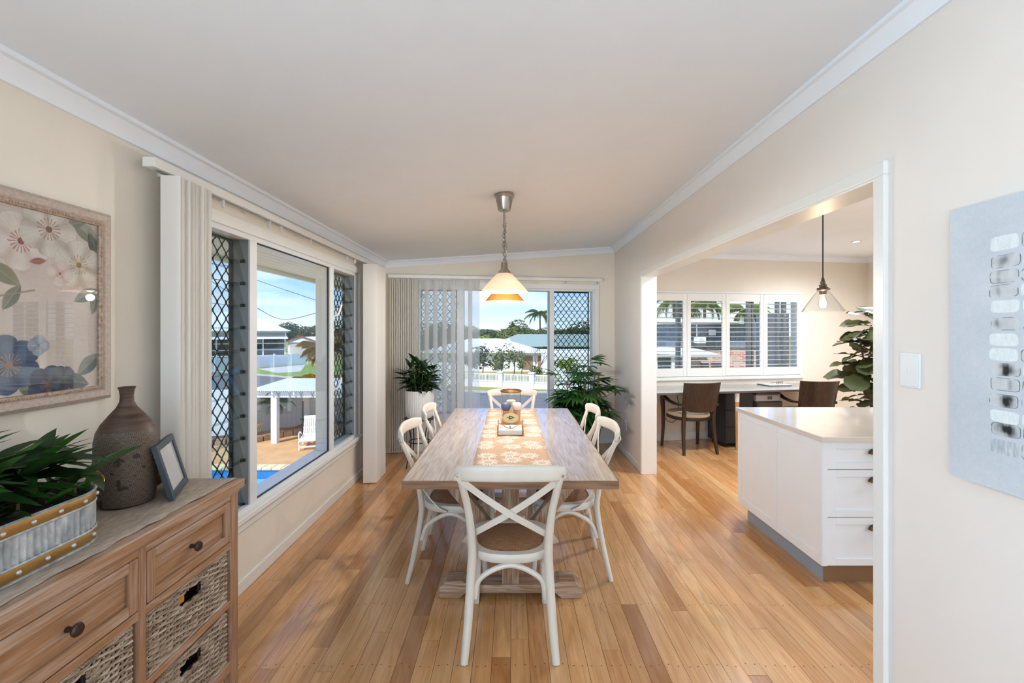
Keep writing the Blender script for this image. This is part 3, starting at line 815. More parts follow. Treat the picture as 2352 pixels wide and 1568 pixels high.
# ================================================================== things on the table
RZ = TZ + .006
h = thing('hurricane_lantern', 'tall clear glass hurricane lantern with brass rim and a candle on the table runner', 'lantern', (-.008, 3.62, RZ))
MB().lathe([(.0, .002), (.072, .002), (.078, .008), (.079, .02), (.079, .245), (.076, .245), (.0755, .02), (.072, .012), (.0, .012)], 36).build('glass_cylinder', M['clear'], h, smooth=True)
MB().lathe([(.074, .243), (.082, .243), (.084, .25), (.082, .258), (.074, .258), (.074, .243)], 36).build('rim', M['brass'], h, smooth=True)
M['wax'] = mat('ivory_wax', (236, 224, 186), .5)
MB().lathe([(0, .0125), (.036, .0125), (.037, .02), (.037, .17), (.034, .176), (.012, .173), (0, .173)], 24).build('candle', M['wax'], h, smooth=True)
M['millwood'] = wood('beech_mill', (176, 120, 74), (206, 150, 100), (222, 172, 122), 2, 1.5, .45)
for px_, c_, nm in ((-.046, (88, 98, 124), 'blue-grey'), (.036, (232, 206, 196), 'blush pink')):
    m_ = mat('mill_cap_' + nm.split('-')[0].split()[0], c_, .45)
    g = thing('pepper_mill', 'wooden mill with a ribbed %s cap beside its twin on the table' % nm, 'mill', (px_, 3.455, RZ), group='mills on the table')
    MB().lathe([(0, 0), (.030, 0), (.032, .004), (.027, .06), (.024, .115), (.026, .127), (0, .127)], 24).build('body', M['millwood'], g, smooth=True)
    MB().lathe([(.020, .1275), (.030, .134), (.036, .150), (.036, .165), (.032, .178), (.026, .183), (0, .184)], 60, flute=20, depth=.018).build('cap', m_, g, smooth=True)
# napkins in a brass wire holder with a strap and a small weight
nh = thing('napkin_holder', 'brass wire napkin holder with a stack of cream napkins at the lantern foot', 'napkin holder', (-.012, 3.265, RZ))
M['napkin'] = mat('cream_paper', (240, 232, 220), .85)
for q in range(9): SB(-.082, .082, -.09, .09, .003 + .0038 * q, .0064 + .0038 * q).build('napkin', M['napkin'], nh, bev=.0008, seg=1)
mb = MB()
for sx in (-.088, .088):
    for sy in (-.094, .094): mb.tube([(sx, sy, 0), (sx, sy, .075 if sy > 0 else .07)], .0022, 6)
    mb.tube([(sx, -.094, .003), (sx, .094, .003)], .0022, 6); mb.tube([(sx, -.094, .04), (sx, .094, .04)], .0022, 6)
mb.tube([(-.088, .094, .003), (.088, .094, .003)], .0022, 6); mb.tube([(-.088, -.094, .003), (.088, -.094, .003)], .0022, 6)
mb.build('wire_frame', M['brass'], nh, smooth=True)
MB().sweep(catmull([(-.088, .05, .062), (-.06, 0, .058), (-.02, -.045, .044), (.0, -.05, .0425), (.02, -.045, .044), (.06, 0, .058), (.088, .05, .062)], 6), [(-.005, -.001), (.005, -.001), (.005, .001), (-.005, .001)], (0, 0, 1)).build('strap', M['brass'], nh, smooth=True)
MB().ball((0, -.028, .046), .008, 10, 6, (1, 1, 1.2)).build('weight', M['steel'], nh, smooth=True)
pq = thing('oval_plaque', 'oval wooden plaque with a dark printed emblem leaning on the mills', 'plaque', (-.010, 3.385, RZ + .038)); pq.rotation_euler = (math.radians(-14), 0, 0)
def oval(a, b, y0, y1, zc, n=36):
    mb = MB(); mb.M = Matrix(((1, 0, 0, 0), (0, 0, -1, 0), (0, 1, 0, zc), (0, 0, 0, 1))); return mb.prism([(a * math.cos(2 * PI * k / n), b * math.sin(2 * PI * k / n)) for k in range(n)], y0, y1)
oval(.060, .040, -.006, .006, .041).build('board', M['millwood'], pq, bev=.002)
oval(.054, .034, .0061, .0068, .041).build('face', mat('olive_card', (196, 178, 130), .7), pq)
mb = MB(); ink = mat('dark_ink', (44, 40, 34), .7)
for k in range(9):
    a = k * 2 * PI / 9; mb.M = Matrix.Translation((.013 * math.cos(a), -.0072, .045 + .008 * math.sin(a))) @ Matrix.Rotation(PI / 2, 4, 'X'); mb.disc(.0042 if k % 3 else .006, 8, (0, 0, 0))
for sx in (-1, 1):
    mb.M = Matrix.Translation((sx * .026, -.0072, .045)) @ Matrix.Rotation(PI / 2, 4, 'X'); mb.add([(-.005, -.005, 0), (.005, 0, 0), (-.005, .006, 0)] if sx > 0 else [(.005, -.005, 0), (.005, .006, 0), (-.005, 0, 0)], [(0, 1, 2)])
mb.M = Matrix.Identity(4); mb.box(-.018, .018, -.0074, -.007, .0255, .027)
mb.build('printed_emblem', ink, pq)

# ================================================================== sideboard with baskets
SX0, SX1, SY0, SY1, SZ = -1.535, -1.135, 0.45, 1.895, 0.88
s = thing('sideboard', 'weathered teak sideboard with drawers above wicker baskets against the window wall', 'sideboard', (0, 0, 0))
SB(SX0 - .005, SX1 + .018, SY0 - .02, SY1 + .02, SZ - .035, SZ).build('top_board', M['sidebd'], s, bev=.006)
SB(SX0, SX1 + .004, SY0 - .006, SY1 + .006, SZ - .05, SZ - .035).build('top_moulding', M['sidebd'], s, bev=.004)
cols = [(1.42, 1.845), (.965, 1.39), (.51, .935)]
for y0, y1 in ((1.845, SY1), (1.39, 1.42), (.935, .965), (SY0, .51)):
    SB(SX1 - .03, SX1, y0, y1, .0 if y1 == SY1 or y0 == SY0 else .12, SZ - .05).build('stile', M['sidebz'], s, bev=.002)
    SB(SX0, SX1 - .03, (y0 + y1) / 2 - .012, (y0 + y1) / 2 + .012, .12, SZ - .05).build('divider', M['sidebz'], s)
for y in (SY0, SY1 - .05): SB(SX0, SX0 + .05, y, y + .05, 0, .14).build('rear_leg', M['sidebz'], s)
for y0, y1 in cols:
    for z0, z1 in ((.617, .643), (.383, .408), (.12, .165), (.81, .832)):
        SB(SX1 - .028, SX1 - .001, y0, y1, z0, z1).build('rail', M['sidebd'], s, bev=.0015)
    for z0 in (.608, .385, .135): SB(SX0, SX1 - .03, y0 - .02, y1 + .02, z0, z0 + .014).build('shelf', M['sidebd'], s)
SB(SX0, SX0 + .008, SY0, SY1, .12, SZ - .05).build('back_panel', M['sidebz'], s)
M['knob'] = mat('bronze_knob', (72, 58, 52), .4, .6)
for y0, y1 in cols:
    d = thing('drawer', None, None); d.parent = s
    g = .0025; z0, z1 = .645 + g, .808; a0, a1 = y0 + g, y1 - g; b = .032
    mb = MB()
    SB(SX1 - .40, SX1 - .012, a0, a1, z0, z1).build('panel', M['sidebd'], d)
    for q in ((a0, a0 + b, z0, z1), (a1 - b, a1, z0, z1)): SB(SX1 - .012, SX1 + .002, *q).build('frame_stile', M['sidebz'], d, bev=.0035)
    for q in ((a0 + b, a1 - b, z0, z0 + b), (a0 + b, a1 - b, z1 - b, z1)): SB(SX1 - .012, SX1 + .0015, *q).build('frame_rail', M['sidebd'], d, bev=.0035)
    k = MB(); k.M = Matrix.Translation((SX1 - .012, (y0 + y1) / 2, (z0 + z1) / 2)) @ Matrix.Rotation(PI / 2, 4, 'Y')
    k.lathe([(0.0, .0), (.008, .0), (.0065, .012), (.008, .018), (.0165, .024), (.0175, .029), (.014, .034), (0, .036)], 18).build('knob', M['knob'], d, smooth=True)
# wicker baskets
M['wick'] = None
n_ = NT('grey_wicker'); vv = n_.mapping(n_.obj(), (40, 9, 120)); f_ = n_.noise(vv, 1.0, 3, .6)
n_.bsdf(n_.ramp(f_, [(.28, lin((92, 74, 60))), (.5, lin((156, 136, 116))), (.72, lin((206, 192, 174)))]), .6, 0, .35); M['wick'] = n_.m
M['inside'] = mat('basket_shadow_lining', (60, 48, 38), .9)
def make_basket(w=.395, hh=.196, dd=.34):
    b = thing('wicker_basket', '', 'basket', group='wicker baskets in the sideboard')
    # local: x outward (front at x=0), y width, z up
    rows = 21; n = 25; mb = MB(); pit = hh / rows
    hy0, hy1, hz0, hz1 = -.055, .055, .128, .168
    ns = 13
    def strand(z, ph, xo=0.0, y0=-w / 2, y1=w / 2, r=.0047):
        pts = []
        m = max(4, int((y1 - y0) / w * 52))
        for i in range(m + 1):
            y = y0 + (y1 - y0) * i / m
            pts.append((xo + .0045 * math.sin((y / w * ns + ph) * PI), y, z + .0012 * math.sin(y * 60 + z * 300)))
        mb.tube(pts, r, 5)
    for i in range(rows):
        z = pit * (i + .5)
        if hz0 - .004 < z < hz1 + .004:
            strand(z, i % 2, y0=-w / 2, y1=hy0); strand(z, i % 2, y0=hy1, y1=w / 2)
        else: strand(z, i % 2)
    for i in range(rows // 2):                               # the two sides
        for sy in (-1, 1):
            z = pit * (2 * i + 1); mb.tube([(-.001 - dd * q / 10, sy * (w / 2 - .003 + .003 * ((q + i) % 2)), z) for q in range(11)], .007, 5)
    mb.build('woven_wall', M['wick'], b, smooth=True)
    st = MB()
    for k in range(ns + 1):
        y = -w / 2 + w * k / ns
        if hy0 < y < hy1: st.tube([(0, y, 0), (0, y, hz0)], .0035, 5); st.tube([(0, y, hz1), (0, y, hh)], .0035, 5)
        else: st.tube([(0, y, 0), (0, y, hh)], .0035, 5)
    st.build('stake', M['wick'], b, smooth=True); 
    rim = MB()
    def rope(path, r, turns, big):
        p = catmull(path, 10); m = len(p)
        for ph in (0, PI):
            rim.tube([Vector(q) + Vector((math.cos(ph + i / m * turns * 2 * PI) * big, 0, math.sin(ph + i / m * turns * 2 * PI) * big)) for i, q in enumerate(p)], r, 5)
    rope([(0, -w / 2, hh), (0, -w / 4, hh), (0, 0, hh), (0, w / 4, hh), (0, w / 2, hh)], .005, 22, .004)
    rope([(0, -w / 2, .004), (0, 0, .004), (0, w / 2, .004)], .005, 22, .003)
    rope([(.003, hy0, hz0 - .002), (.006, 0, hz0 - .006), (.003, hy1, hz0 - .002)], .006, 12, .005)
    rim.build('braided_rim', M['wick'], b, smooth=True)
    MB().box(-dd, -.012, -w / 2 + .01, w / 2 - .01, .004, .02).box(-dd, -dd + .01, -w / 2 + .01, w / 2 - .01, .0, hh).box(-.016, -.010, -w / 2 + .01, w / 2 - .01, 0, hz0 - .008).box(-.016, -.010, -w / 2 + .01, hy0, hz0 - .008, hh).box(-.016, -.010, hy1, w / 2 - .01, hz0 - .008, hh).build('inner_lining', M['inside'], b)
    return b
bk0 = None
for ci, zb, lab in ((0, .409, 'wicker basket with an orange item showing in its handle hole'),
                    (0, .166, 'lower wicker basket on the shelf below the basket holding the orange item'),
                    (1, .409, 'wicker basket under the drawer below the galvanised planter'),
                    (1, .166, 'lower wicker basket beneath the planter end of the sideboard')):
    y0, y1 = cols[ci]
    b = make_basket() if bk0 is None else copy_tree(bk0)
    bk0 = bk0 or b
    b.location = (SX1 - .012, (y0 + y1) / 2, zb + .001); b['label'] = lab
o = MB().box(-.03, -.004, -.02, .03, 0, .030).build('orange_packet', mat('orange_plastic', (236, 150, 30), .4), loc=(SX1 - .024, cols[0][0] + .175, .409 + .126), bev=.004)
tag(o, 'small orange packet inside the wicker basket by its handle hole', 'packet')

# runner cloth on the sideboard
n_ = NT('grey_linen'); n_.bsdf(n_.ramp(n_.noise(n_.mapping(n_.obj(), (90, 24, 60)), 1.0, 3), [(.3, lin((152, 136, 122))), (.7, lin((182, 168, 154)))]), .9, 0, .2); M['linen'] = n_.m
vs = []; fs = []; nx, ny = 8, 70
for j in range(ny + 1):
    for i in range(nx + 1):
        y = .5 + 1.40 * j / ny; x = -1.50 + (.352 + (.005 * math.sin(j * .55) + .003 * math.sin(j * 1.3) if i == nx else 0)) * i / nx
        vs.append((x, y, SZ + .003 + (.004 * max(0, math.sin(j * .55 + .8)) if i == nx else .0006 * math.sin(i + j))))
for j in range(ny):
    for i in range(nx): fs.append((j * (nx + 1) + i, j * (nx + 1) + i + 1, (j + 1) * (nx + 1) + i + 1, (j + 1) * (nx + 1) + i))
o = MB().add(vs, fs).build('linen_runner', M['linen'], smooth=True)
so_ = o.modifiers.new('cloth', 'SOLIDIFY'); so_.thickness = .0018; so_.offset = -1
tag(o, 'grey linen runner lying along the sideboard top under the vase', 'runner')
TOPZ = SZ + .0045

# vase with scale pattern
n_ = NT('scale_pattern_glaze'); v = n_.obj(); sp = n_.n('ShaderNodeSeparateXYZ'); n_.l(v, sp.inputs[0])
an = n_.math('ARCTAN2', sp.outputs[1], sp.outputs[0])
row = n_.math('MULTIPLY', sp.outputs[2], 74.0); ri = n_.math('FLOOR', row)
u_ = n_.math('ADD', n_.math('MULTIPLY', an, 19 / (2 * PI)), n_.math('MULTIPLY', n_.math('MODULO', ri, 2.0), .5))
fu = n_.math('SUBTRACT', n_.math('FRACT', n_.math('ADD', u_, 50.0)), .5); fv = n_.math('FRACT', row)
rad = n_.math('SQRT', n_.math('ADD', n_.math('MULTIPLY', fu, fu), n_.math('MULTIPLY', n_.math('MULTIPLY', fv, fv), .5)))
sc_ = n_.math('GREATER_THAN', n_.math('SINE', n_.math('MULTIPLY', rad, 34.0)), 0.1)
low = n_.math('LESS_THAN', sp.outputs[2], .262)
wear = n_.noise(v, 22, 4)
fac = n_.math('MULTIPLY', n_.math('MULTIPLY', sc_, low), n_.math('GREATER_THAN', wear, .38))
base = n_.mix(low, n_.ramp(n_.noise(n_.mapping(v, (8, 8, 90)), 1, 3), [(.3, lin((62, 44, 36))), (.7, lin((98, 76, 62)))]), lin((52, 42, 36)))
n_.bsdf(n_.mix(fac, base, lin((122, 108, 94))), .5, 0, .4, 0, n_.bump(fac, .6, .003)); M['vase'] = n_.m
vz = MB().lathe([(0, 0), (.070, 0), (.079, .006), (.084, .03), (.090, .10), (.092, .17), (.091, .225), (.085, .257), (.072, .285), (.050, .315), (.030, .34), (.021, .36), (.0195, .38), (.022, .40), (.0265, .412), (.0235, .412), (.017, .385), (.017, .33), (0, .32)], 48)
o = vz.build('tall_vase', M['vase'], smooth=True, loc=(-1.375, 1.632, TOPZ)); tag(o, 'dark brown bottle vase with a scale-patterned body on the sideboard', 'vase')

# photo frame leaning on its stand
M['blueblack'] = mat('blue_black_frame', (46, 56, 68), .35)
pf = thing('photo_frame', 'dark blue photo frame standing beside the vase on the sideboard', 'photo frame', (-1.268, 1.742, TOPZ))
yaw = math.atan2(-.115, .24)
pf.rotation_euler = (0, 0, math.atan2(.27, -.12) + 0)      # local x along the frame's foot, pointing to the window
fr = Matrix.Translation((0, 0, .003)) @ Matrix.Rotation(math.radians(-15), 4, 'X')
W2, H2, b = .115, .205, .024
def fbox(x0, x1, y0, y1, z0, z1):
    m = MB(); m.M = fr; return m.box(x0, x1, y0, y1, z0, z1)
pf.rotation_euler = (0, 0, math.atan2(.25, -.115))
# after rotation local -y faces away from the wall side; face is +y or -y
for q in ((-W2, -W2 + b, 0, H2), (W2 - b, W2, 0, H2)): fbox(q[0], q[1], -.009, .009, q[2], q[3]).build('frame_stile', M['blueblack'], pf, bev=.002)
for q in ((-W2 + b, W2 - b, 0, b), (-W2 + b, W2 - b, H2 - b, H2)): fbox(q[0], q[1], -.009, .009, q[2], q[3]).build('frame_rail', M['blueblack'], pf, bev=.002)
fbox(-W2 + b, W2 - b, -.003, .0, b, H2 - b).build('photo', mat('pale_photo', (206, 204, 202), .15, coat=.8, c2=(190, 188, 188), vs=4), pf)
fbox(-W2 + .012, W2 - .012, .004, .0085, .012, H2 - .012).build('backing', M['black'], pf)
MB().tube([(.03, .012, .004), (.03, .05, .004)], .003, 6).tube([(.03, .05, .004), (.03, .046, .13)], .004, 6).build('stand', M['black'], pf)
FRAME_OBJ = pf

# ================================================================== plants
def leaf_mesh(name, m, L=1.0, w=.12, droop=.35, n=6, fold=.25, tip=1.6, wav=0.0):
    """one leaf along +y, tip bending down, unit length"""
    mb = MB(); vs = []
    for i in range(n + 1):
        t = i / n
        hw = w * (math.sin(PI * min(1, t ** .75)) ** .8) * (1 if i < n else 0) + (.006 if i == 0 else 0)
        y = L * t * (1 - .12 * droop * t); z = -droop * t ** tip * L * .6
        e = fold * hw + wav * hw * math.sin(t * 12)
        vs += [(-hw, y, z + e), (0, y, z), (hw, y, z + e)]
    fs = []
    for i in range(n):
        a = i * 3
        fs += [(a, a + 1, a + 4, a + 3), (a + 1, a + 2, a + 5, a + 4)]
    mb.add(vs, fs); me = mb.mesh(name, True, 80); me.materials.append(m); return me

def place_leaf(name, me, parent, base, az, el, size, roll=0.0):
    o = bpy.data.objects.new(name, me); C.objects.link(o); o.parent = parent
    o.matrix_local = Matrix.Translation(base) @ Matrix.Rotation(az, 4, 'Z') @ Matrix.Rotation(el, 4, 'X') @ Matrix.Rotation(roll, 4, 'Y') @ Matrix.Scale(size, 4)
    return o

M['leafd'] = leafmat('dark_glossy_leaf', (20, 48, 20), (46, 84, 36), .3)
M['leafm'] = leafmat('mid_green_leaf', (26, 70, 26), (66, 120, 46), .35, .3)
M['leaff'] = leafmat('fiddle_leaf', (54, 60, 30), (100, 102, 60), .55, .12)
M['soil'] = mat('potting_soil', (48, 36, 28), .95, bump=.6, bs=60)
M['stem'] = mat('green_stem', (92, 98, 58), .6, c2=(110, 92, 60))

# galvanised trough planter
n_ = NT('galvanised_zinc'); f_ = n_.noise(n_.mapping(n_.obj(), (30, 30, 14)), 1.0, 4, .65)
n_.bsdf(n_.ramp(f_, [(.3, lin((120, 126, 128))), (.55, lin((172, 176, 178))), (.75, lin((212, 214, 214)))]), .5, .1, .5); M['zinc'] = n_.m
M['band'] = mat('brass_band', (186, 150, 92), .35, .75, c2=(166, 126, 70), vs=9)
tr = thing('trough_planter', 'corrugated galvanised trough with riveted brass bands and a dark leafy plant on the sideboard', 'planter', (-1.328, 1.115, TOPZ))
def stad(w, l, n=160):
    """stadium outline: half width w (x), half length l (y)"""
    out = []; st = l - w; per = 4 * st + 2 * PI * w
    for k in range(n):
        d = per * k / n
        if d < 2 * st: out.append((w, -st + d, (1, 0)))
        elif d < 2 * st + PI * w:
            a = (d - 2 * st) / w; out.append((w * math.cos(a), st + w * math.sin(a), (math.cos(a), math.sin(a))))
        elif d < 4 * st + PI * w: out.append((-w, st - (d - 2 * st - PI * w), (-1, 0)))
        else:
            a = PI + (d - 4 * st - PI * w) / w; out.append((w * math.cos(a), -st + w * math.sin(a), (math.cos(a), math.sin(a))))
    return out
def shell(levels, n=160, corr=0.0, nc=0):
    mb = MB(); vs = []; base = stad(.115, .285, n)
    for z, off in levels:
        for k, (x, y, nn) in enumerate(base):
            e = off + corr * math.cos(2 * PI * nc * k / n)
            vs.append((x + nn[0] * e, y + nn[1] * e, z))
    K = len(levels); fs = []
    for i in range(K - 1):
        for k in range(n): fs.append((i * n + k, i * n + (k + 1) % n, (i + 1) * n + (k + 1) % n, (i + 1) * n + k))
    return mb.add(vs, fs)
shell([(.036, .000), (.112, .000)], 640, .0026, 80).build('corrugated_wall', M['zinc'], tr, smooth=True, ang=80)
shell([(.0, -.004), (.0, .006), (.006, .006), (.006, .001)]).build('base_rim', M['zinc'], tr, smooth=True)
shell([(.006, .002), (.008, .003), (.034, .003), (.036, .002)]).build('lower_band', M['band'], tr, smooth=True)
shell([(.034, .003), (.037, .0055), (.041, .003)]).build('bead', M['zinc'], tr, smooth=True)
shell([(.110, .003), (.113, .0055), (.117, .003)]).build('bead', M['zinc'], tr, smooth=True)
shell([(.116, .002), (.118, .003), (.142, .003), (.144, .002)]).build('upper_band', M['band'], tr, smooth=True)
shell([(.143, .003), (.147, .005), (.150, .001), (.147, -.004), (.02, -.010)]).build('rim', M['zinc'], tr, smooth=True)
bs = stad(.115, .285, 160)
MB().prism([(x * .90, y * .955) for x, y, _ in bs], .001, .132).build('soil', M['soil'], tr)
rvm = MB().ball((0, 0, 0), .0062, 10, 6, (1, 1, 1)).mesh('rivet', True); rvm.materials.append(mat('pale_rivet', (206, 200, 194), .4, .5))
for zz in (.021, .130):
    for k in range(0, 160, 8):
        x, y, nn = bs[(k + (4 if zz < .1 else 0)) % 160]; put('rivet', rvm, tr, loc=(x + nn[0] * .004, y + nn[1] * .004, zz))
for sy in (1,):
    MB().tube(catmull([(-.05, .285, .13), (-.05, .315, .145), (-.02, .325, .168), (.02, .325, .168), (.05, .315, .145), (.05, .285, .13)], 5), .004, 8).build('handle', M['brass'], tr, smooth=True)
lf = [leaf_mesh('leaf', M['leafd'], 1, .10, .5), leaf_mesh('leaf', M['leafd'], 1, .115, .85), leaf_mesh('leaf', M['leafm'], 1, .105, .3)]
rl = random.Random(21)
for q in range(17):
    bx, by = rl.uniform(-.07, .06), -.24 + .0285 * q
    hgt = rl.uniform(.07, .21) if q < 10 else rl.uniform(.06, .13)
    MB().tube([(bx, by, .12), (bx + rl.uniform(-.01, .01), by, .13 + hgt)], .004, 6).build('stem', M['stem'], tr)
    for k in range(9):
        a = k * 2.4 + q; e = rl.uniform(.22, .95) if math.sin(a) < .3 else rl.uniform(0, .85); sz = rl.uniform(.13, .23)
        if bx - math.sin(a) * math.cos(e) * sz < -.16: a = -a; sz *= .9
        if bx - math.sin(a) * math.cos(e) * sz < -.16: continue
        if by + math.cos(a) * math.cos(e) * sz > .40: sz *= .6
        place_leaf('leaf', lf[rl.choice((0, 0, 1, 1, 2))], tr, Vector((bx, by, .13 + hgt * rl.uniform(.5, 1.0))), a, e, sz, rl.uniform(-.4, .4))

for q in range(46):
    by = rl.uniform(-.24, .235); bx = rl.uniform(-.07, .075); a = rl.uniform(0, 6.28); e = rl.uniform(.45, 1.1); sz = rl.uniform(.09, .15)
    place_leaf('leaf', lf[q % 3], tr, Vector((bx, by, .134)), a, e, sz, rl.uniform(-.5, .5))

# small bronze ornament behind the photo frame
o = MB().ball((0, 0, .03), .03, 14, 8, (1, 1, 1)).lathe([(.012, .055), (.02, .07), (.03, .10), (.026, .13), (.012, .15), (0, .155)], 16).build('bronze_ornament', mat('mottled_bronze', (150, 106, 66), .4, .5, c2=(86, 58, 40), vs=40), loc=(-1.405, 1.80, TOPZ), smooth=True)
tag(o, 'small mottled bronze ornament half hidden between the vase and the photo frame', 'ornament')

# fluted white pot with a bushy plant on a metal stand
ps = thing('plant_stand', 'dark metal plant stand holding the white fluted pot', 'plant stand', (-1.015, 5.02, 0))
SH = .535
MB().lathe([(0, SH - .012), (.165, SH - .012), (.17, SH - .008), (.17, SH), (0, SH)], 32).build('top_plate', M['knob'], ps, smooth=True)
for k in range(4):
    a = PI / 4 + k * PI / 2
    MB().tube(catmull([(.15 * math.cos(a), .15 * math.sin(a), SH - .012), (.11 * math.cos(a), .11 * math.sin(a), SH * .55), (.17 * math.cos(a), .17 * math.sin(a), .006)], 6), .006, 8).build('leg', M['black'], ps, smooth=True)
MB().tube([(.115 * math.cos(q * PI / 12), .115 * math.sin(q * PI / 12), SH * .52) for q in range(24)], .005, 6, closed=True).build('ring', M['black'], ps, smooth=True)
MB().tube(catmull([(.16, -.02, .18), (.20, -.1, .20), (.26, -.05, .16), (.22, .05, .10), (.18, .1, .02)], 6), .005, 6).build('scroll', M['black'], ps, smooth=True)
fp = thing('potted_plant', 'bushy dark green plant in a white fluted pot on the metal stand', 'plant', (-1.015, 5.02, SH))
MB().lathe([(0, 0), (.115, 0), (.132, .006), (.145, .03), (.153, .10), (.157, .30), (.157, .305), (.147, .305), (.145, .27), (0, .262)], 192, flute=48, depth=.012).build('pot', M['white'], fp, smooth=True)
MB().lathe([(0, .268), (.145, .268)], 24).build('soil', M['soil'], fp)
MB().lathe([(.143, .262), (.149, .300), (.147, .302), (.14, .262)], 24).build('inner_pot', mat('taupe_nursery_pot', (132, 108, 92), .6), fp, smooth=True)
lb = [leaf_mesh('leaf', M['leafd'], 1, .15, .5), leaf_mesh('leaf', M['leafd'], 1, .16, .25)]
rl = random.Random(5)
for q in range(20):
    a = q * 2.4; r = .10 * math.sqrt(q / 20); ln = .30 - .10 * (q / 20) + rl.uniform(-.03, .04)
    tip = Vector((2.1 * r * math.cos(a), 2.1 * r * math.sin(a), .27 + ln))
    MB().tube([(r * math.cos(a), r * math.sin(a), .26), tip * .5 + Vector((r * math.cos(a), r * math.sin(a), .26)) * .5, tip], .005, 5).build('stem', M['stem'], fp)
    for k in range(12):
        f = .30 + .70 * (k / 11)
        b = Vector((r * math.cos(a), r * math.sin(a), .26)).lerp(tip, f)
        place_leaf('leaf', lb[k % 2], fp, b, k * 2.4 + q * 1.1, rl.uniform(-.35, .5) + .6 * f * (k > 8), rl.uniform(.12, .175), rl.uniform(-.4, .4))
place_leaf('leaf', lb[1], fp, Vector((.0, 0, .54)), .5, 1.0, .17)

# rhapis palm in a grey pot
rp2 = thing('rhapis_palm', 'leafy lady palm in a dark grey pot in the corner by the street window', 'plant', (.83, 5.28, 0))
MB().lathe([(0, 0), (.13, 0), (.15, .01), (.19, .34), (.195, .40), (.18, .40), (.175, .36), (0, .35)], 32).build('pot', mat('slate_grey_pot', (92, 96, 104), .5), rp2, smooth=True)
MB().lathe([(0, .352), (.174, .352)], 24).build('soil', M['soil'], rp2)
def fan_mesh(nb, m, seed):
    r_ = random.Random(seed); mb = MB(); base = leaf_mesh('tmp', m, 1, .092, .45, 5, .3, 1.9)
    vs = [tuple(v.co) for v in base.vertices]; fs = [tuple(p.vertices) for p in base.polygons]
    for k in range(nb):
        a = (k - (nb - 1) / 2) * (2.7 / nb)
        mb.M = Matrix.Rotation(a, 4, 'Z') @ Matrix.Rotation(r_.uniform(-.12, .12), 4, 'X') @ Matrix.Rotation(r_.uniform(-.3, .3), 4, 'Y') @ Matrix.Scale(r_.uniform(.85, 1.08) * (1 - .18 * abs(a)), 4)
        mb.add(vs, fs)
    bpy.data.meshes.remove(base)
    me = mb.mesh('fan_leaf', True, 80); me.materials.append(m); return me
fans = [fan_mesh(7, M['leafm'], 1), fan_mesh(6, M['leafd'], 2), fan_mesh(8, M['leafm'], 3), fan_mesh(6, M['leafm'], 4)]
rl = random.Random(12)
for q in range(20):
    a = q * 2.4; r = .13 * math.sqrt(q / 20); hgt = rl.uniform(.22, .66) if q else .74
    b0 = Vector((r * math.cos(a), r * math.sin(a), .35)); tip = Vector((1.7 * r * math.cos(a), 1.5 * r * math.sin(a), .35 + hgt))
    MB().tube([b0, (b0 + tip) / 2, tip], .007, 6).build('cane', M['stem'], rp2)
    for k in range(6):
        f = .2 + .8 * k / 5; b = b0.lerp(tip, f); az = k * 2.25 + q * .9; L = rl.uniform(.09, .19)
        e = b + Vector((-math.sin(az) * L, math.cos(az) * L, L * rl.uniform(.2, .7)))
        if e.x > .40 or abs(e.x) > .45 or e.y > .36: continue
        MB().tube([b, e], .0028, 5).build('petiole', M['stem'], rp2)
        ln = rl.uniform(.19, .28)
        place_leaf('fan_leaf', fans[rl.randrange(4)], rp2, e, az, rl.uniform(-.35, .5), ln)

# ================================================================== pictures and switch
def painted(name, m, parent, Mx, w, hgt, nu, nv, fn):
    us = np.linspace(0, w, nu) if np.isscalar(nu) else nu
    nu = len(us); vs_ = np.linspace(0, hgt, nv); U, V = np.meshgrid(us, vs_)
    col3 = fn(U, V).reshape(-1, 3)
    verts = [tuple(Mx @ Vector((u, v, 0))) for u, v in zip(U.ravel(), V.ravel())]
    faces = [(j * nu + i, j * nu + i + 1, (j + 1) * nu + i + 1, (j + 1) * nu + i) for j in range(nv - 1) for i in range(nu - 1)]
    me = bpy.data.meshes.new(name); me.from_pydata(verts, [], faces); me.update()
    at = me.color_attributes.new('paint', 'FLOAT_COLOR', 'POINT')
    c = np.clip(col3 / 255.0, 0, 1); c = np.where(c <= .04045, c / 12.92, ((c + .055) / 1.055) ** 2.4)
    at.data.foreach_set('color', np.concatenate([c, np.ones((len(c), 1))], 1).astype(np.float32).ravel())
    me.materials.append(m); return put(name, me, parent)
def vnoise(U, V, s, seed):
    r_ = np.random.RandomState(seed); g = r_.rand(64, 64)
    x = (U * s) % 63; y = (V * s) % 63; xi = x.astype(int); yi = y.astype(int); fx = x - xi; fy = y - yi
    fx = fx * fx * (3 - 2 * fx); fy = fy * fy * (3 - 2 * fy)
    return (g[yi, xi] * (1 - fx) + g[yi, xi + 1] * fx) * (1 - fy) + (g[yi + 1, xi] * (1 - fx) + g[yi + 1, xi + 1] * fx) * fy
PY0, PY1, PZ0, PZ1 = .90, 1.739, 1.243, 1.934
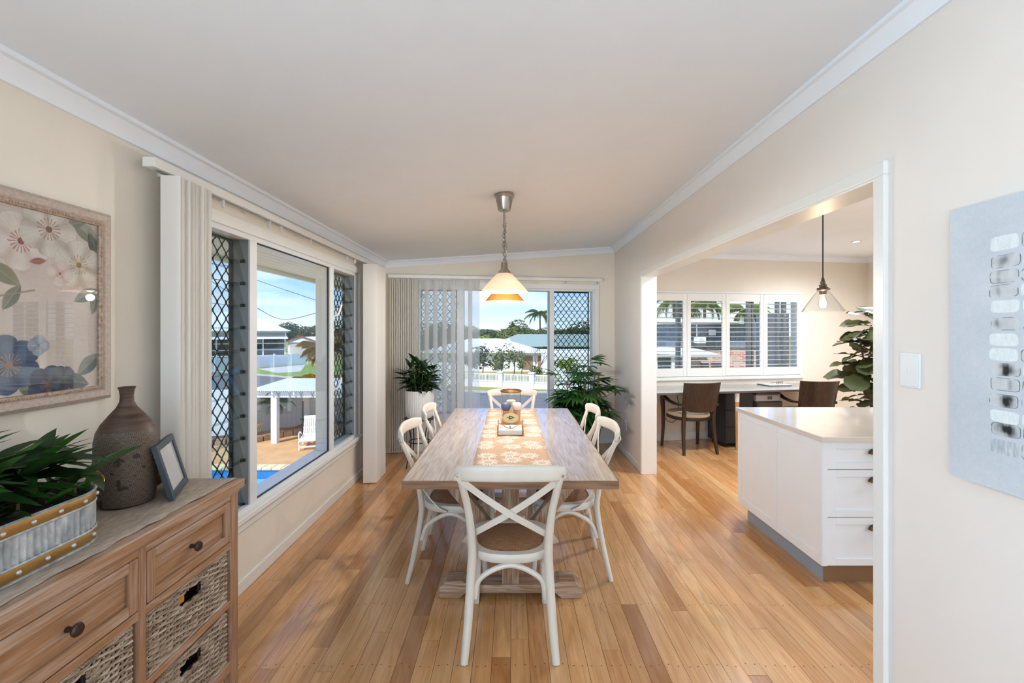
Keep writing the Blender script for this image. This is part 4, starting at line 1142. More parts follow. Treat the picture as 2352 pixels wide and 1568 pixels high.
def floral(U, V):
    Y, Z = U + PY0 + .05, V + PZ0 + .05
    N1, N2, N3 = vnoise(U, V, 14, 1), vnoise(U, V, 45, 2), vnoise(U, V, 110, 3)
    col_ = np.stack([226 - 18 * N1, 214 - 20 * N1, 206 - 22 * N1], -1)
    script = (np.sin(Z * 260 + 6 * N2) > .93) & (N1 > .5) & (N3 > .4)
    col_[script] = col_[script] * .965
    def blend(mask, c): 
        m_ = np.clip(mask, 0, 1)[..., None]; col_[:] = col_ * (1 - m_) + np.asarray(c) * m_
    def leaf(y, z, L, w, a, c, c2):
        dy, dz = Y - y, Z - z; p = dy * math.cos(a) + dz * math.sin(a); q = -dy * math.sin(a) + dz * math.cos(a)
        t_ = p / L; wid = w * np.clip(1 - np.abs(t_) ** 1.8, 0, 1)
        m_ = np.clip((wid - np.abs(q)) / .003, 0, 1) * (np.abs(t_) < 1)
        sh = (q > 0)[..., None] * .5 + N2[..., None] * .5
        cc = np.asarray(c) * (1 - sh) + np.asarray(c2) * sh
        col_[:] = col_ * (1 - m_[..., None]) + cc * m_[..., None]
        blend((np.abs(q) < .0012) * (np.abs(t_) < .95) * .5, (190, 186, 170))
    def flower(y, z, r, c, edge, cen, n=5, ph=0.0):
        dy, dz = Y - y, Z - z; R_ = np.hypot(dy, dz) / r; th = np.arctan2(dz, dy) + ph + .25 * (N1 - .5)
        lob = .80 + .20 * np.abs(np.cos(th * n / 2)) ** .6 + .06 * (N2 - .5)
        m_ = np.clip((lob - R_) / .03, 0, 1)
        fib = .5 + .5 * np.sin(th * 34 + 9 * N1) * N3
        sh = np.clip(np.abs(np.sin(th * n / 2)) ** 4 * .6 + .45 * N2 * R_ + .4 * (1 - R_) * fib + .18 * fib * R_, 0, 1)[..., None]
        cc = np.asarray(c) * (1 - sh) + np.asarray(edge) * sh
        col_[:] = col_ * (1 - m_[..., None]) + cc * m_[..., None]
        blend(np.clip((lob - R_) / .012, 0, 1) * np.clip((R_ - lob + .04) / .03, 0, 1) * .25, (150, 140, 130))
        ray = (np.cos(th * 17) > .35) * (R_ < .34 + .08 * N3) * (R_ > .1)
        blend(ray * .6, cen); blend((R_ < .11) * .9, np.asarray(cen) * .8)
    g1, g2 = (128, 134, 116), (92, 98, 86); b1, b2 = (108, 116, 112), (150, 154, 144)
    for a in ((1.646, 1.848, .07, .030, -.5, g1, (176, 178, 166)), (1.68, 1.80, .06, .025, -1.1, g2, b1), (1.60, 1.87, .05, .02, .4, g1, b2), (1.378, 1.67, .06, .028, -.6, g1, (150, 146, 118)), (1.40, 1.60, .05, .022, 1.0, g2, g1), (1.645, 1.624, .055, .024, .5, b1, (150, 154, 144)), (1.68, 1.60, .05, .02, 1.3, b1, b2),
              (1.655, 1.375, .06, .03, .7, (96, 104, 104), b2), (1.60, 1.32, .06, .03, -.3, (74, 80, 88), b1), (1.46, 1.31, .06, .03, 2.6, (90, 92, 86), g1), (1.25, 1.72, .07, .03, .8, g1, g2), (1.12, 1.5, .07, .03, 2.2, g2, b1), (1.30, 1.30, .06, .03, .2, b1, g2), (1.05, 1.80, .06, .03, -.7, g1, b2)): leaf(*a)
    st_ = (np.abs(Z - (1.61 + .25 * (Y - 1.40))) < .0028) * (Y > 1.30) * (Y < 1.47)
    blend(st_ * .9, (150, 128, 110))
    W_, We = (238, 234, 226), (190, 180, 166)
    flower(1.427, 1.777, .095, W_, (214, 196, 188), (170, 92, 92), 5, .4)
    flower(1.513, 1.832, .098, W_, We, (160, 110, 96), 5, .1)
    flower(1.618, 1.728, .090, W_, We, (188, 150, 84), 5, .9)
    flower(1.55, 1.69, .045, (234, 226, 218), (214, 190, 182), (190, 120, 110), 4, .2)
    flower(1.27, 1.84, .09, W_, We, (176, 130, 96), 5, .7); flower(1.10, 1.66, .10, (236, 224, 218), We, (170, 92, 92), 5, .2)
    leaf(1.478, 1.722, .03, .012, .2, (186, 92, 96), (150, 110, 90))
    flower(1.394, 1.392, .095, (104, 124, 152), (64, 78, 108), (196, 146, 110), 5, .6)
    flower(1.508, 1.318, .066, (84, 98, 124), (44, 52, 72), (160, 110, 90), 5, .2)
    flower(1.56, 1.335, .045, (96, 104, 116), (54, 60, 72), (120, 110, 100), 4, .9)
    flower(1.48, 1.45, .035, (176, 186, 196), (140, 150, 166), (150, 150, 150), 4, .1)
    flower(1.18, 1.40, .09, (112, 128, 154), (64, 78, 108), (196, 146, 110), 5, .1)
    return col_
pa = thing('framed_print', 'large framed floral print of cream and blue flowers above the sideboard', 'picture', (0, 0, 0))
px0 = XL + .004
SB(px0, px0 + .012, PY0 + .03, PY1 - .03, PZ0 + .03, PZ1 - .03).build('backing_board', M['napkin'], pa)
Mx = Matrix.Translation((px0 + .0135, PY0 + .05, PZ0 + .05)) @ Matrix(((0, 0, 1, 0), (1, 0, 0, 0), (0, 1, 0, 0), (0, 0, 0, 1)))
painted('print', paintmat('floral_print', .7), pa, Mx, PY1 - PY0 - .10, PZ1 - PZ0 - .10, np.concatenate([np.linspace(0, .36, 90)[:-1], np.linspace(.36, PY1 - PY0 - .10, 330)]), 460, floral)
SB(px0 + .018, px0 + .020, PY0 + .045, PY1 - .045, PZ0 + .045, PZ1 - .045).build('glazing', glass('picture_glass', (.97, .97, .97), 1.8), pa)
M['pframe'] = mat('greige_carved_frame', (190, 174, 160), .55, c2=(168, 152, 140), stretch=(1, 8, 8), vs=10)
M['pframe2'] = mat('carved_gilt_edge', (206, 184, 164), .5, c2=(150, 120, 100), vs=90)
prof = [(0, 0), (0, .020), (.012, .028), (.030, .026), (.036, .022), (.036, 0)]
def fstrip(p, q, inn, nm, m_, pr):
    p, q, inn = Vector(p), Vector(q), Vector(inn); d = (q - p).normalized(); vs = []
    for e, sgn in ((p, 1), (q, -1)):
        for a, b in pr: vs.append(e + inn * a + d * (a * sgn) + Vector((1, 0, 0)) * b)
    k = len(pr); fs = [(i, (i + 1) % k, k + (i + 1) % k, k + i) for i in range(k)] + [tuple(reversed(range(k))), tuple(range(k, 2 * k))]
    MB().add(vs, fs).build(nm, m_, pa)
for pr, nm, m_ in ((prof, 'frame_moulding', M['pframe']), ([(.036, 0), (.036, .023), (.042, .027), (.050, .022), (.052, .014), (.052, 0)], 'beaded_edge', M['pframe2'])):
    fstrip((px0, PY0, PZ0), (px0, PY1, PZ0), (0, 0, 1), nm, m_, pr); fstrip((px0, PY1, PZ0), (px0, PY1, PZ1), (0, -1, 0), nm, m_, pr)
    fstrip((px0, PY1, PZ1), (px0, PY0, PZ1), (0, 0, -1), nm, m_, pr); fstrip((px0, PY0, PZ1), (px0, PY0, PZ0), (0, 1, 0), nm, m_, pr)
bd = MB()
for k in range(86):
    bd.ball((px0 + .026, PY0 + .05 + (PY1 - PY0 - .1) * k / 85, PZ0 + .044), .0033, 6, 4); bd.ball((px0 + .026, PY0 + .05 + (PY1 - PY0 - .1) * k / 85, PZ1 - .044), .0033, 6, 4)
for k in range(70):
    for y in (PY0 + .044, PY1 - .044): bd.ball((px0 + .026, y, PZ0 + .05 + (PZ1 - PZ0 - .1) * k / 69), .0033, 6, 4)
stuff(bd.build('bead', M['pframe2'], pa, smooth=True))

# abstract canvas on the right wall
AY0, AY1, AZ0, AZ1 = .55, 1.392, 1.06, 1.862
AX = XR - .026
def abstract(U, V):
    Y, Z = AY1 - U, V + AZ0
    n1, n2, n3 = vnoise(U, V, 9, 11), vnoise(U, V, 70, 12), vnoise(U * .4, V, 190, 13)
    col_ = np.stack([205 - 10 * n1 + 4 * n2, 211 - 9 * n1 + 4 * n2, 219 - 8 * n1 + 4 * n2], -1)
    kinds = [0, 2, 3, 3, 0, 4, 0, 0, 5, 6, 5, 0, 7, 8]
    cys = [290, 380, 455, 525, 600, 685, 762, 835, 907, 980, 1060, 1138, 1200, 1287]
    for cidx in range(7):
        yc = 1.238 - .0835 * cidx + (0 if cidx == 0 else .004)
        for r_, (k, cy) in enumerate(zip(kinds, cys)):
            k = kinds[(r_ + 3 * cidx) % 14]
            zc = EYE - (420 + cy * .472 - CY) * 1.24 / FPX; hh = .0172 + (.003 if cy in (290, 1287) else 0)
            dx = np.abs(Y - yc + .003 * math.sin(r_ * 1.7) + .003 * (n2 - .5)) / .0365; dz = np.abs(Z - zc + .10 * (Y - yc) * (.25 if r_ < 3 else 0)) / hh
            e = (dx ** 5 + dz ** 5) ** .2; soft = np.clip((1.0 - e) / .035, 0, 1)[..., None]
            edge = (np.clip(1 - np.abs(e - .985) / .045, 0, 1) * np.clip((n2 - .32) * 5, 0, 1))[..., None]
            lx = (Y - yc) / .0365; st = vnoise(U * 2.2, V * .5, 120, 40 + r_)
            if k == 0: base = np.stack([220 + 12 * st, 229 + 10 * st, 232 + 9 * st], -1)
            elif k == 8: base = np.stack([166 + 44 * st, 178 + 38 * st, 188 + 32 * st], -1)
            else:
                base = np.stack([210 - 16 * n2, 213 - 16 * n2, 216 - 14 * n2], -1)
                dk = {2: (.0, .35, .35), 3: (.4, .16, .25), 4: (.45, .2, .45), 5: (-.15, .38, 1.25), 6: (-.35, .15, .25), 7: (-.1, .5, 1.3)}[k]
                s_ = np.clip(dk[2] * np.exp(-((lx - dk[0]) / dk[1]) ** 2) * (.2 + 1.1 * n2 + .5 * (st - .5)) * np.clip(1.35 - dz, 0, 1), 0, .97)[..., None]
                base = base * (1 - s_) + np.array([28, 32, 36]) * s_
            col_[:] = col_ * (1 - soft) + base * soft
            if k not in (0, 8): col_[:] = col_ * (1 - .8 * edge) + np.array([44, 46, 50]) * .8 * edge
    return col_
ab = thing('abstract_canvas', 'pale blue-grey canvas with columns of small black and white blocks on the wall', 'picture', (0, 0, 0))
SB(AX, XR - .001, AY0, AY1, AZ0, AZ1).build('canvas', mat('canvas_side', (206, 210, 216), .8), ab)
Mx = Matrix.Translation((AX - .0008, AY1, AZ0)) @ Matrix(((0, 0, -1, 0), (-1, 0, 0, 0), (0, 1, 0, 0), (0, 0, 0, 1)))
painted('painting', paintmat('abstract_paint', .65), ab, Mx, AY1 - AY0, AZ1 - AZ0, np.concatenate([np.linspace(0, .25, 340), np.linspace(.25, AY1 - AY0, 90)[1:]]), 640, abstract)
swt = thing('light_switch', 'white single light switch on the wall beside the wide opening', 'switch', (XR, 1.556, 1.362))
SB(-.008, -.0005, -.038, .038, -.059, .059).build('back_plate', M['white2'], swt, bev=.002)
SB(-.0105, -.008, -.034, .034, -.053, .053).build('cover_plate', M['white2'], swt, bev=.002)
SB(-.0135, -.0105, -.006, .006, -.008, .008).build('rocker', M['white'], swt, bev=.003)
sk = SB(-.009, -.0005, -.035, .035, -.055, .055).build('wall_socket', M['white2'], loc=(XR, 5.45, .36), bev=.002); tag(sk, 'small white wall socket low on the wall behind the palm', 'socket')

# ================================================================== kitchen island
IX, IY0, IY1, IZ = 1.79, 2.64, 3.66, 0.88
M['stone'] = mat('pale_stone', (222, 212, 202), .12, c2=(214, 203, 192), vs=3, coat=.5)
ki = thing('kitchen_island', 'white shaker kitchen island with drawers and cup pulls in the study opening', 'island', (0, 0, 0))
IXR = 3.7
SB(IX + .07, IXR - .05, IY0 + .09, IY1 - .06, 0, .125).build('kickboard', M['white2'], ki)
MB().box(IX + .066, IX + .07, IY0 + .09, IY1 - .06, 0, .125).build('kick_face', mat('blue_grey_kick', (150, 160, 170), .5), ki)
SB(IX + .07, IXR - .05, IY0 + .086, IY0 + .09, 0, .125).build('kick_face', mat('brown_timber_kick', (140, 104, 70), .5), ki)  # front kick face, browner than the end one
SB(IX + .03, IXR, IY0 + .04, IY1 - .02, .125, IZ - .03).build('carcass', M['white2'], ki)
# end panel towards the dining room: stiles and rails proud of two recessed panels
ex0, ex1 = IX + .012, IX + .03
SB(ex0 + .006, ex1, IY0 + .02, IY1 - .012, .125, IZ - .03).build('end_panel', M['white2'], ki)
ys = [(IY0 + .02, IY0 + .045), (3.115, 3.145), (IY1 - .06, IY1 - .012)]
for y0, y1 in ys: SB(ex0, ex0 + .0058, y0, y1, .125, IZ - .03).build('end_stile', M['white2'], ki, bev=.0012)
for y0, y1 in ((ys[0][1], ys[1][0]), (ys[1][1], ys[2][0])):
    for z0, z1 in ((.125, .185), (IZ - .075, IZ - .03)):
        SB(ex0, ex0 + .0058, y0 + .0003, y1 - .0003, z0, z1).build('end_rail', M['white2'], ki, bev=.0012)
SB(ex1 + .0003, IX + .0465, IY0 + .02, IY0 + .0398, .125, IZ - .03).build('corner_post', M['white2'], ki, bev=.001)
M['pull'] = mat('antique_bronze_pull', (104, 90, 74), .35, .8)
zs = [(.125, .405), (.408, .683), (.686, .846)]
for ci in range(2):
    x0 = IX + .047 + ci * .90; x1 = x0 + .89
    for z0, z1 in zs:
        d = thing('drawer', None, None); d.parent = ki
        z0 += .0015; b = .05; yf = IY0 + .022
        SB(x0, x1, yf + .008, yf + .018, z0, z1).build('panel', M['white2'], d)
        for q in ((x0, x0 + b, z0, z1), (x1 - b, x1, z0, z1)): SB(q[0], q[1], yf, yf + .008, q[2], q[3]).build('frame_stile', M['white2'], d, bev=.001)
        for q in ((x0 + b, x1 - b, z0, z0 + b * .8), (x0 + b, x1 - b, z1 - b * .8, z1)): SB(q[0], q[1], yf, yf + .008, q[2], q[3]).build('frame_rail', M['white2'], d, bev=.001)
        mb = MB(); vs = []; fs = []; n = 14; zc = (z1 - .068)
        for i in range(n + 1):
            a = PI * i / n
            for r, k in ((1.0, 0.0), (1.0, .3), (.92, .75), (.55, 1.0), (.0, 1.05)):
                vs.append((x0 + .285 + .045 * math.cos(a) * (r if k else 1.05), yf + .0 - .024 * k * 1.0, zc + .03 * math.sin(a) * (r if k else 1.05)))
        for i in range(n):
            for k in range(4): fs.append((i * 5 + k, i * 5 + k + 1, (i + 1) * 5 + k + 1, (i + 1) * 5 + k))
        o = mb.add(vs, fs).build('cup_pull', M['pull'], d, smooth=True, ang=70); sm = o.modifiers.new('t', 'SOLIDIFY'); sm.thickness = .002
SB(IX, IXR + .02, IY0, IY1, IZ - .03, IZ).build('benchtop', M['stone'], ki, bev=.003)

# ================================================================== study desk, wall-aligned frame
def WP(x, out, z=0.0):
    """point on the end wall's line at world x, `out` metres into the room"""
    return Vector((x + out * sa, WD(x) - out * ca, z))
DZ = .743
dk = thing('study_desk', 'long grey-topped desk with tapered timber legs under the shuttered window', 'desk', FE, A)
M['deskt'] = mat('grey_laminate', (176, 172, 168), .22, c2=(168, 164, 160), coat=.3)
M['deske'] = mat('dark_desk_edge', (92, 84, 78), .5)
d0, d1 = 1.56 / ca, 4.21 / ca
SB(d0, d1, -.66, -.03, DZ - .028, DZ - .002).build('desk_board', M['deske'], dk, bev=.002)
SB(d0 + .002, d1 - .002, -.658, -.032, DZ - .002, DZ).build('desk_surface', M['deskt'], dk)
M['legw'] = wood('honey_beech', (166, 108, 54), (196, 138, 78), (214, 160, 100), 2, 1.4, .4)
for x, y in ((2.75, -.60), (2.75, -.08), (4.13, -.57), (4.13, -.10), (1.66, -.57), (1.66, -.10)):
    l = thing('leg', None, None); l.parent = dk; l.location = (x, y, 0)
    MB().lathe([(0, 0), (.016, 0), (.027, .60), (0, .60)], 16).build('timber_shaft', M['legw'], l, smooth=True)
    MB().lathe([(0, .60), (.0275, .60), (.0305, DZ - .028), (0, DZ - .028)], 16).build('white_collar', M['white'], l, smooth=True)
def unit_box(name, label, cat, x0, x1, y0, y1, z0, z1, m_):
    u = thing(name, label, cat, FE, A)
    return u
pdn = thing('drawer_pedestal', 'black drawer pedestal under the desk beside the tapered timber leg', 'drawers', FE, A)
M['blk'] = mat('black_melamine', (34, 36, 42), .4)
a0, a1 = 2.66, 3.06
SB(a0, a1, -.48, -.12, .05, .70).build('body', M['blk'], pdn, bev=.002)
for q in range(3): SB(a0 + .005, a1 - .005, -.497, -.48, .055 + .213 * q, .26 + .213 * q).build('drawer_front', M['blk'], pdn, bev=.002)
for x in (a0 + .05, a1 - .05):
    for y in (-.43, -.17): MB().ball((x, y, .025), .025, 10, 6, (.6, 1, 1)).build('caster', M['black'], pdn, smooth=True)
pr = thing('printer', 'grey office printer on a low cabinet under the desk', 'printer', FE, A)
M['dgrey'] = mat('graphite_plastic', (96, 98, 102), .4); M['lgrey'] = mat('pale_grey_plastic', (206, 206, 206), .4)
SB(3.10, 3.45, -.50, -.10, .575, .66).build('body', M['lgrey'], pr, bev=.008); SB(3.095, 3.455, -.505, -.095, .6601, .685).build('lid', M['dgrey'], pr, bev=.006); SB(3.26, 3.32, -.509, -.504, .60, .64).build('badge', M['dgrey'], pr)
SB(3.12, 3.15, -.503, -.48, .6855, .70).build('blue_button', mat('turquoise_plastic', (40, 150, 176), .4), pr)
cb = thing('low_cabinet', 'low dark grey cabinet under the printer beneath the desk', 'cabinet', FE, A)
SB(3.09, 3.46, -.52, -.06, .05, .574).build('body', M['deske'], cb, bev=.003); SB(3.10, 3.45, -.535, -.521, .06, .565).build('door', M['deske'], cb, bev=.003); SB(3.12, 3.14, -.545, -.535, .28, .36).build('handle', M['pull'], cb)
SB(3.10, 3.45, -.48, -.08, 0, .05).build('plinth', M['dgrey'], cb)
lp = thing('laptop', 'closed dark laptop lying on the desk near the window corner', 'laptop', FE, A)
lp2 = SB(3.42, 3.76, -.34, -.10, DZ + .001, DZ + .012).build('base', M['dgrey'], lp, bev=.003); SB(3.42, 3.76, -.34, -.10, DZ + .0125, DZ + .019).build('lid', M['lgrey'], lp, bev=.002)
gs = thing('reading_glasses', 'folded dark reading glasses lying on the closed laptop', 'glasses', tuple(WP(3.60, .24, DZ + .0195)), A)
for sx in (-.03, .03): MB().tube([(sx + .022 * math.cos(q * PI / 8), 0, .018 + .017 * math.sin(q * PI / 8)) for q in range(16)], .0025, 5, closed=True).build('lens_rim', M['black'], gs)
MB().tube([(-.008, 0, .024), (.008, 0, .024)], .0025, 5).build('bridge', M['black'], gs)
for sx in (-.052, .052): MB().tube([(sx, 0, .02), (sx * .9, .11, .004)], .0022, 5).build('temple', M['black'], gs)
# desk armchairs
M['cream'] = mat('cream_upholstery', (224, 204, 180), .7, c2=(214, 192, 168), bump=.2, bs=200)
def make_armchair():
    c = thing('desk_chair', '', 'chair', group='dark armchairs at the study desk')
    for s in (-1, 1):
        p = catmull([(s * .215, -.265, 0), (s * .200, -.225, .22), (s * .190, -.215, .43), (s * .190, -.235, .58), (s * .185, -.275, .72)], 5)
        MB().sweep(p, [(-.019, -.021), (.019, -.021), (.019, .021), (-.019, .021)], (0, 1, 0), scales=[.75 + .25 * min(1, i / 8) for i in range(len(p))]).build('back_leg', M['dark'], c, bev=.004)
        p = catmull([(s * .248, .235, 0), (s * .240, .215, .25), (s * .245, .205, .45), (s * .262, .185, .655)], 5)
        MB().sweep(p, [(-.019, -.021), (.019, -.021), (.019, .021), (-.019, .021)], (0, 1, 0), scales=[.7 + .3 * min(1, i / 8) for i in range(len(p))]).build('front_leg', M['dark'], c, bev=.004)
        p = catmull([(s * .205, -.255, .60), (s * .245, -.15, .595), (s * .268, .0, .615), (s * .270, .12, .650), (s * .262, .205, .662)], 6)
        MB().sweep(p, [(-.024, -.012), (.024, -.012), (.024, .012), (-.024, .012)], (0, 0, 1)).build('armrest', M['dark'], c, bev=.004)
    pts = catmull([(-.215, -.235, 0), (-.12, -.285, 0), (0, -.302, 0), (.12, -.285, 0), (.215, -.235, 0)], 6)
    vs = []; fs = []; K = 6; n = len(pts)
    for side in (0, 1):
        for i, p in enumerate(pts):
            for k in range(K):
                t_ = k / (K - 1); z = .535 + .335 * t_ - .02 * math.cos((i / (n - 1) - .5) * PI) * (1 - t_) * 1.2
                vs.append((p.x * (1 + .08 * t_), p.y - .075 * t_ + (.022 if side else 0), z))
    for side in (0, 1):
        b = side * n * K
        for i in range(n - 1):
            for k in range(K - 1):
                q = (b + i * K + k, b + (i + 1) * K + k, b + (i + 1) * K + k + 1, b + i * K + k + 1); fs.append(q if side else q[::-1])
    B = n * K
    for i in range(n - 1):
        fs.append((i * K, (i + 1) * K, B + (i + 1) * K, B + i * K)); a = K - 1; fs.append((i * K + a, B + i * K + a, B + (i + 1) * K + a, (i + 1) * K + a))
    for k in range(K - 1):
        fs.append((k, B + k, B + k + 1, k + 1)); e = (n - 1) * K; fs.append((e + k, e + k + 1, B + e + k + 1, B + e + k))
    MB().add(vs, fs).build('backrest', M['dark'], c, smooth=True, ang=50)
    def ring(f, e=2.6, n=32): 
        out = []
        for k in range(n):
            a = 2 * PI * k / n; cx, sy = math.cos(a), math.sin(a)
            x = .245 * f * abs(cx) ** (2 / e) * (1 if cx > 0 else -1); y = .238 * f * abs(sy) ** (2 / e) * (1 if sy > 0 else -1)
            out.append((x * (1 + .12 * y / .238), y))
        return out
    MB().prism(ring(1.0), .395, .435).build('seat_rail', M['dark'], c, bev=.005)
    vs = []; fs = []; N = 32
    for f, z in ((.97, .4355), (1.0, .452), (.97, .472), (.85, .485), (.5, .492), (.05, .494)): vs += [(x, y, z) for x, y in ring(f * .98)]
    for r in range(5):
        for k in range(N): fs.append((r * N + k, r * N + (k + 1) % N, (r + 1) * N + (k + 1) % N, (r + 1) * N + k))
    fs.append(tuple(5 * N + k for k in range(N)))
    MB().add(vs, fs).build('seat_cushion', M['cream'], c, smooth=True)
    return c
a1_ = make_armchair(); a1_['label'] = 'dark espresso armchair with cream seat by the jamb, in view down to its feet'
a1_.location = (2.225, 5.74, 0); a1_.rotation_euler = (0, 0, A - .03)
a2_ = copy_tree(a1_); a2_['label'] = 'dark espresso armchair at the desk end, lower half behind the white island'
a2_.location = (3.80, 5.92, 0); a2_.rotation_euler = (0, 0, A - .22)
# cable hanging under the desk
o = MB().tube(catmull([tuple(WP(1.98, .05, .70)), tuple(WP(1.99, .06, .45)), tuple(WP(2.05, .08, .30)), tuple(WP(2.16, .06, .26)), tuple(WP(2.24, .05, .38)), tuple(WP(2.22, .04, .70))], 8), .004, 6).build('power_cable', M['black'], smooth=True); tag(o, 'thin dark power cable looping under the desk by the wall', 'cable')

# glass cone pendant above the island
gp = thing('glass_pendant', 'clear glass cone pendant with a filament bulb above the kitchen island', 'lamp', (2.108, 3.10, 1.624))
hh = ZK - 1.624
MB().lathe([(0, hh - .025), (.05, hh - .025), (.055, hh), (0, hh)], 24).build('ceiling_rose', M['brass'], gp, smooth=True)
MB().tube([(0, 0, .225), (0, 0, hh - .02)], .0042, 8).build('cord', M['black'], gp, smooth=True)
M['antq'] = mat('antique_brass_holder', (96, 80, 66), .35, .8)
MB().lathe([(.004, .232), (.008, .228), (.012, .205), (.016, .20), (.016, .186), (.024, .180), (.024, .168), (.034, .160), (.036, .145), (.024, .138), (.02, .115), (.004, .115)], 24).build('lamp_holder', M['antq'], gp, smooth=True, ang=35)
MB().tube([(.03, 0, .152), (.050, 0, .152)], .004, 6).build('thumb_screw', M['antq'], gp)
MB().lathe([(.030, .140), (.034, .142), (.050, .118), (.120, .012), (.129, 0), (.1275, -.001), (.118, .011), (.048, .116), (.030, .139)], 40).build('lamp_shade', M['clear'], gp, smooth=True)
MB().lathe([(.012, .115), (.016, .10), (.028, .065), (.031, .048), (.027, .03), (.016, .02), (0, .017)], 20).build('bulb', M['clear'], gp, smooth=True)
mb = MB()
for k in range(6):
    a = k * PI / 3; mb.tube([(.006 * math.cos(a), .006 * math.sin(a), .1), (.015 * math.cos(a), .015 * math.sin(a), .062), (.010 * math.cos(a), .010 * math.sin(a), .034)], .0022, 5)
mb.build('filament', emit('filament_glow', (255, 205, 130), 16.0), gp)
l = bpy.data.lights.new('filament_light', 'POINT'); l.energy = 3; l.color = (1, .78, .5); l.shadow_soft_size = .03
lo_ = bpy.data.objects.new('filament_light', l); C.objects.link(lo_); lo_.parent = gp; lo_.location = (0, 0, .06)
# recessed downlight
dl = thing('downlight', 'small recessed downlight in the study ceiling', 'downlight', (4.12, 5.47, ZK))
MB().lathe([(.034, -.001), (.050, -.001), (.054, -.005), (.05, -.008), (.036, -.006), (.034, -.001)], 24).build('trim_ring', M['white'], dl, smooth=True)
MB().disc(.035, 20, (0, 0, -.003), True).build('lens', emit('downlight_glow', (255, 246, 232), 8.0), dl)
for x, y, lab in ((4.12, 5.47, None), (2.3, 4.4, 'added unseen downlight over the walkway behind the opening head'), (4.2, 3.6, 'added unseen downlight over the far island end'), (4.6, 1.9, 'added unseen downlight over the kitchen side of the island')):  # first is the visible downlight, the other three are added to brighten the study
    if lab: q = copy_tree(dl); q.location = (x, y, ZK); q['label'] = lab
    l = bpy.data.lights.new('downlight_beam', 'SPOT'); l.energy = 92; l.spot_size = 2.9; l.spot_blend = .9; l.shadow_soft_size = .05; l.color = (.88, .94, 1.0)
    o = bpy.data.objects.new('downlight_beam', l); C.objects.link(o); o.location = (x, y, ZK - .012)

# fiddle leaf fig
fg = thing('fiddle_leaf_fig', 'fiddle leaf fig with large dull green leaves in a dark pot behind the island', 'plant', (3.62, 4.62, 0))
MB().lathe([(0, 0), (.15, 0), (.17, .02), (.19, .42), (.195, .46), (.18, .46), (.17, .42), (0, .41)], 32).build('pot', M['knob'], fg, smooth=True)
MB().lathe([(0, .412), (.17, .412)], 24).build('soil', M['soil'], fg)
MB().tube(catmull([(.16, -.06, .44), (.10, -.12, .62), (.0, -.14, .66), (-.10, -.12, .64), (-.17, -.05, .70)], 6), .006, 6).build('plant_hoop', M['black'], fg)
M['bark'] = mat('grey_bark', (104, 88, 70), .85, bump=.4, bs=90)
trunk = catmull([(0, 0, .40), (.02, .01, .75), (-.01, .02, 1.1), (.03, .0, 1.4), (.05, -.01, 1.66)], 8)
MB().tube(trunk, [.016 - .009 * i / len(trunk) for i in range(len(trunk))], 8).build('trunk', M['bark'], fg, smooth=True)
MB().tube(catmull([(.0, .01, 1.0), (-.08, -.02, 1.2), (-.13, -.03, 1.42)], 6), .008, 6).build('branch', M['bark'], fg, smooth=True)
def fiddle(m):
    mb = MB(); vs = []; n = 9; prof = [0.01, .16, .20, .205, .23, .29, .335, .33, .25, .0]
    for i in range(n + 1):
        t_ = i / n; hw = prof[i]; z = -.30 * t_ ** 2; e = .18 * hw + .03 * math.sin(i * 2.2)
        vs += [(-hw, t_, z + e), (-hw * .5, t_, z + e * .35), (0, t_, z), (hw * .5, t_, z + e * .35), (hw, t_, z + e * 1.1)]
    fs = []
    for i in range(n):
        for k in range(4): a = i * 5 + k; fs.append((a, a + 1, a + 6, a + 5))
    me = mb.add(vs, fs).mesh('leaf', True, 80); me.materials.append(m); return me
fm = fiddle(M['leaff']); rl = random.Random(8)
for i in range(64):
    t_ = .10 + .90 * i / 63; p = trunk[int(t_ * (len(trunk) - 1))]
    az = i * 2.4 + rl.uniform(-.3, .3)
    place_leaf('leaf', fm, fg, p + Vector((-math.sin(az) * .03, math.cos(az) * .03, 0)), az, rl.uniform(-.4, .45) + (.5 if t_ > .93 else 0), rl.uniform(.22, .34), rl.uniform(-.4, .4))
for i in range(10):
    az = i * 2.4; f = .3 + .07 * i
    place_leaf('leaf', fm, fg, Vector((0, .01, 1.0)).lerp(Vector((-.13, -.03, 1.42)), f), az, rl.uniform(-.1, .6), rl.uniform(.18, .26), rl.uniform(-.4, .4))

# ================================================================== outdoors
G = -2.7
def ground_poly(name, pts, z0, z1, m_, kind='structure'):
    o = MB().prism(pts, z0, z1).build(name, m_); o['kind'] = kind; return o
M['grass'] = mat('lawn_grass', (136, 140, 70), .95, c2=(168, 150, 84), vs=.8, bump=.3, bs=20)
M['lawn'] = mat('green_lawn', (120, 144, 66), .95, c2=(140, 156, 82), vs=1.5)
M['asph'] = mat('asphalt', (124, 125, 126), .95, spec=.05, c2=(112, 113, 114), vs=1.2)
M['deck'] = mat('tan_paving', (222, 176, 124), .8, c2=(206, 158, 106), vs=2.2)
M['cop'] = mat('cream_coping', (242, 222, 178), .7, c2=(232, 208, 160))
M['wht'] = mat('white_render', (244, 246, 248), .7)
M['extw'] = mat('white_vinyl', (246, 248, 250), .5)
M['conc'] = mat('pale_concrete', (196, 194, 187), .85)
bigN = 420
ground_poly('ground', [(-200, 8), (-40, 4), (-30, 14.0), (-3.2, 14.0), (-3.2, -30), (200, -30), (200, 300), (-200, 300)], G - .5, G, M['grass'])
ground_poly('ground_yard', [(-200, 8), (-200, -60), (-12.0, -60), (-12.0, 14.0), (-30, 14)], G - .5, G, M['grass'])
ground_poly('ground_house', [(-12, -60), (-3.2, -60), (-3.2, 7.4), (-12, 7.4)], G - .5, G, M['deck'])
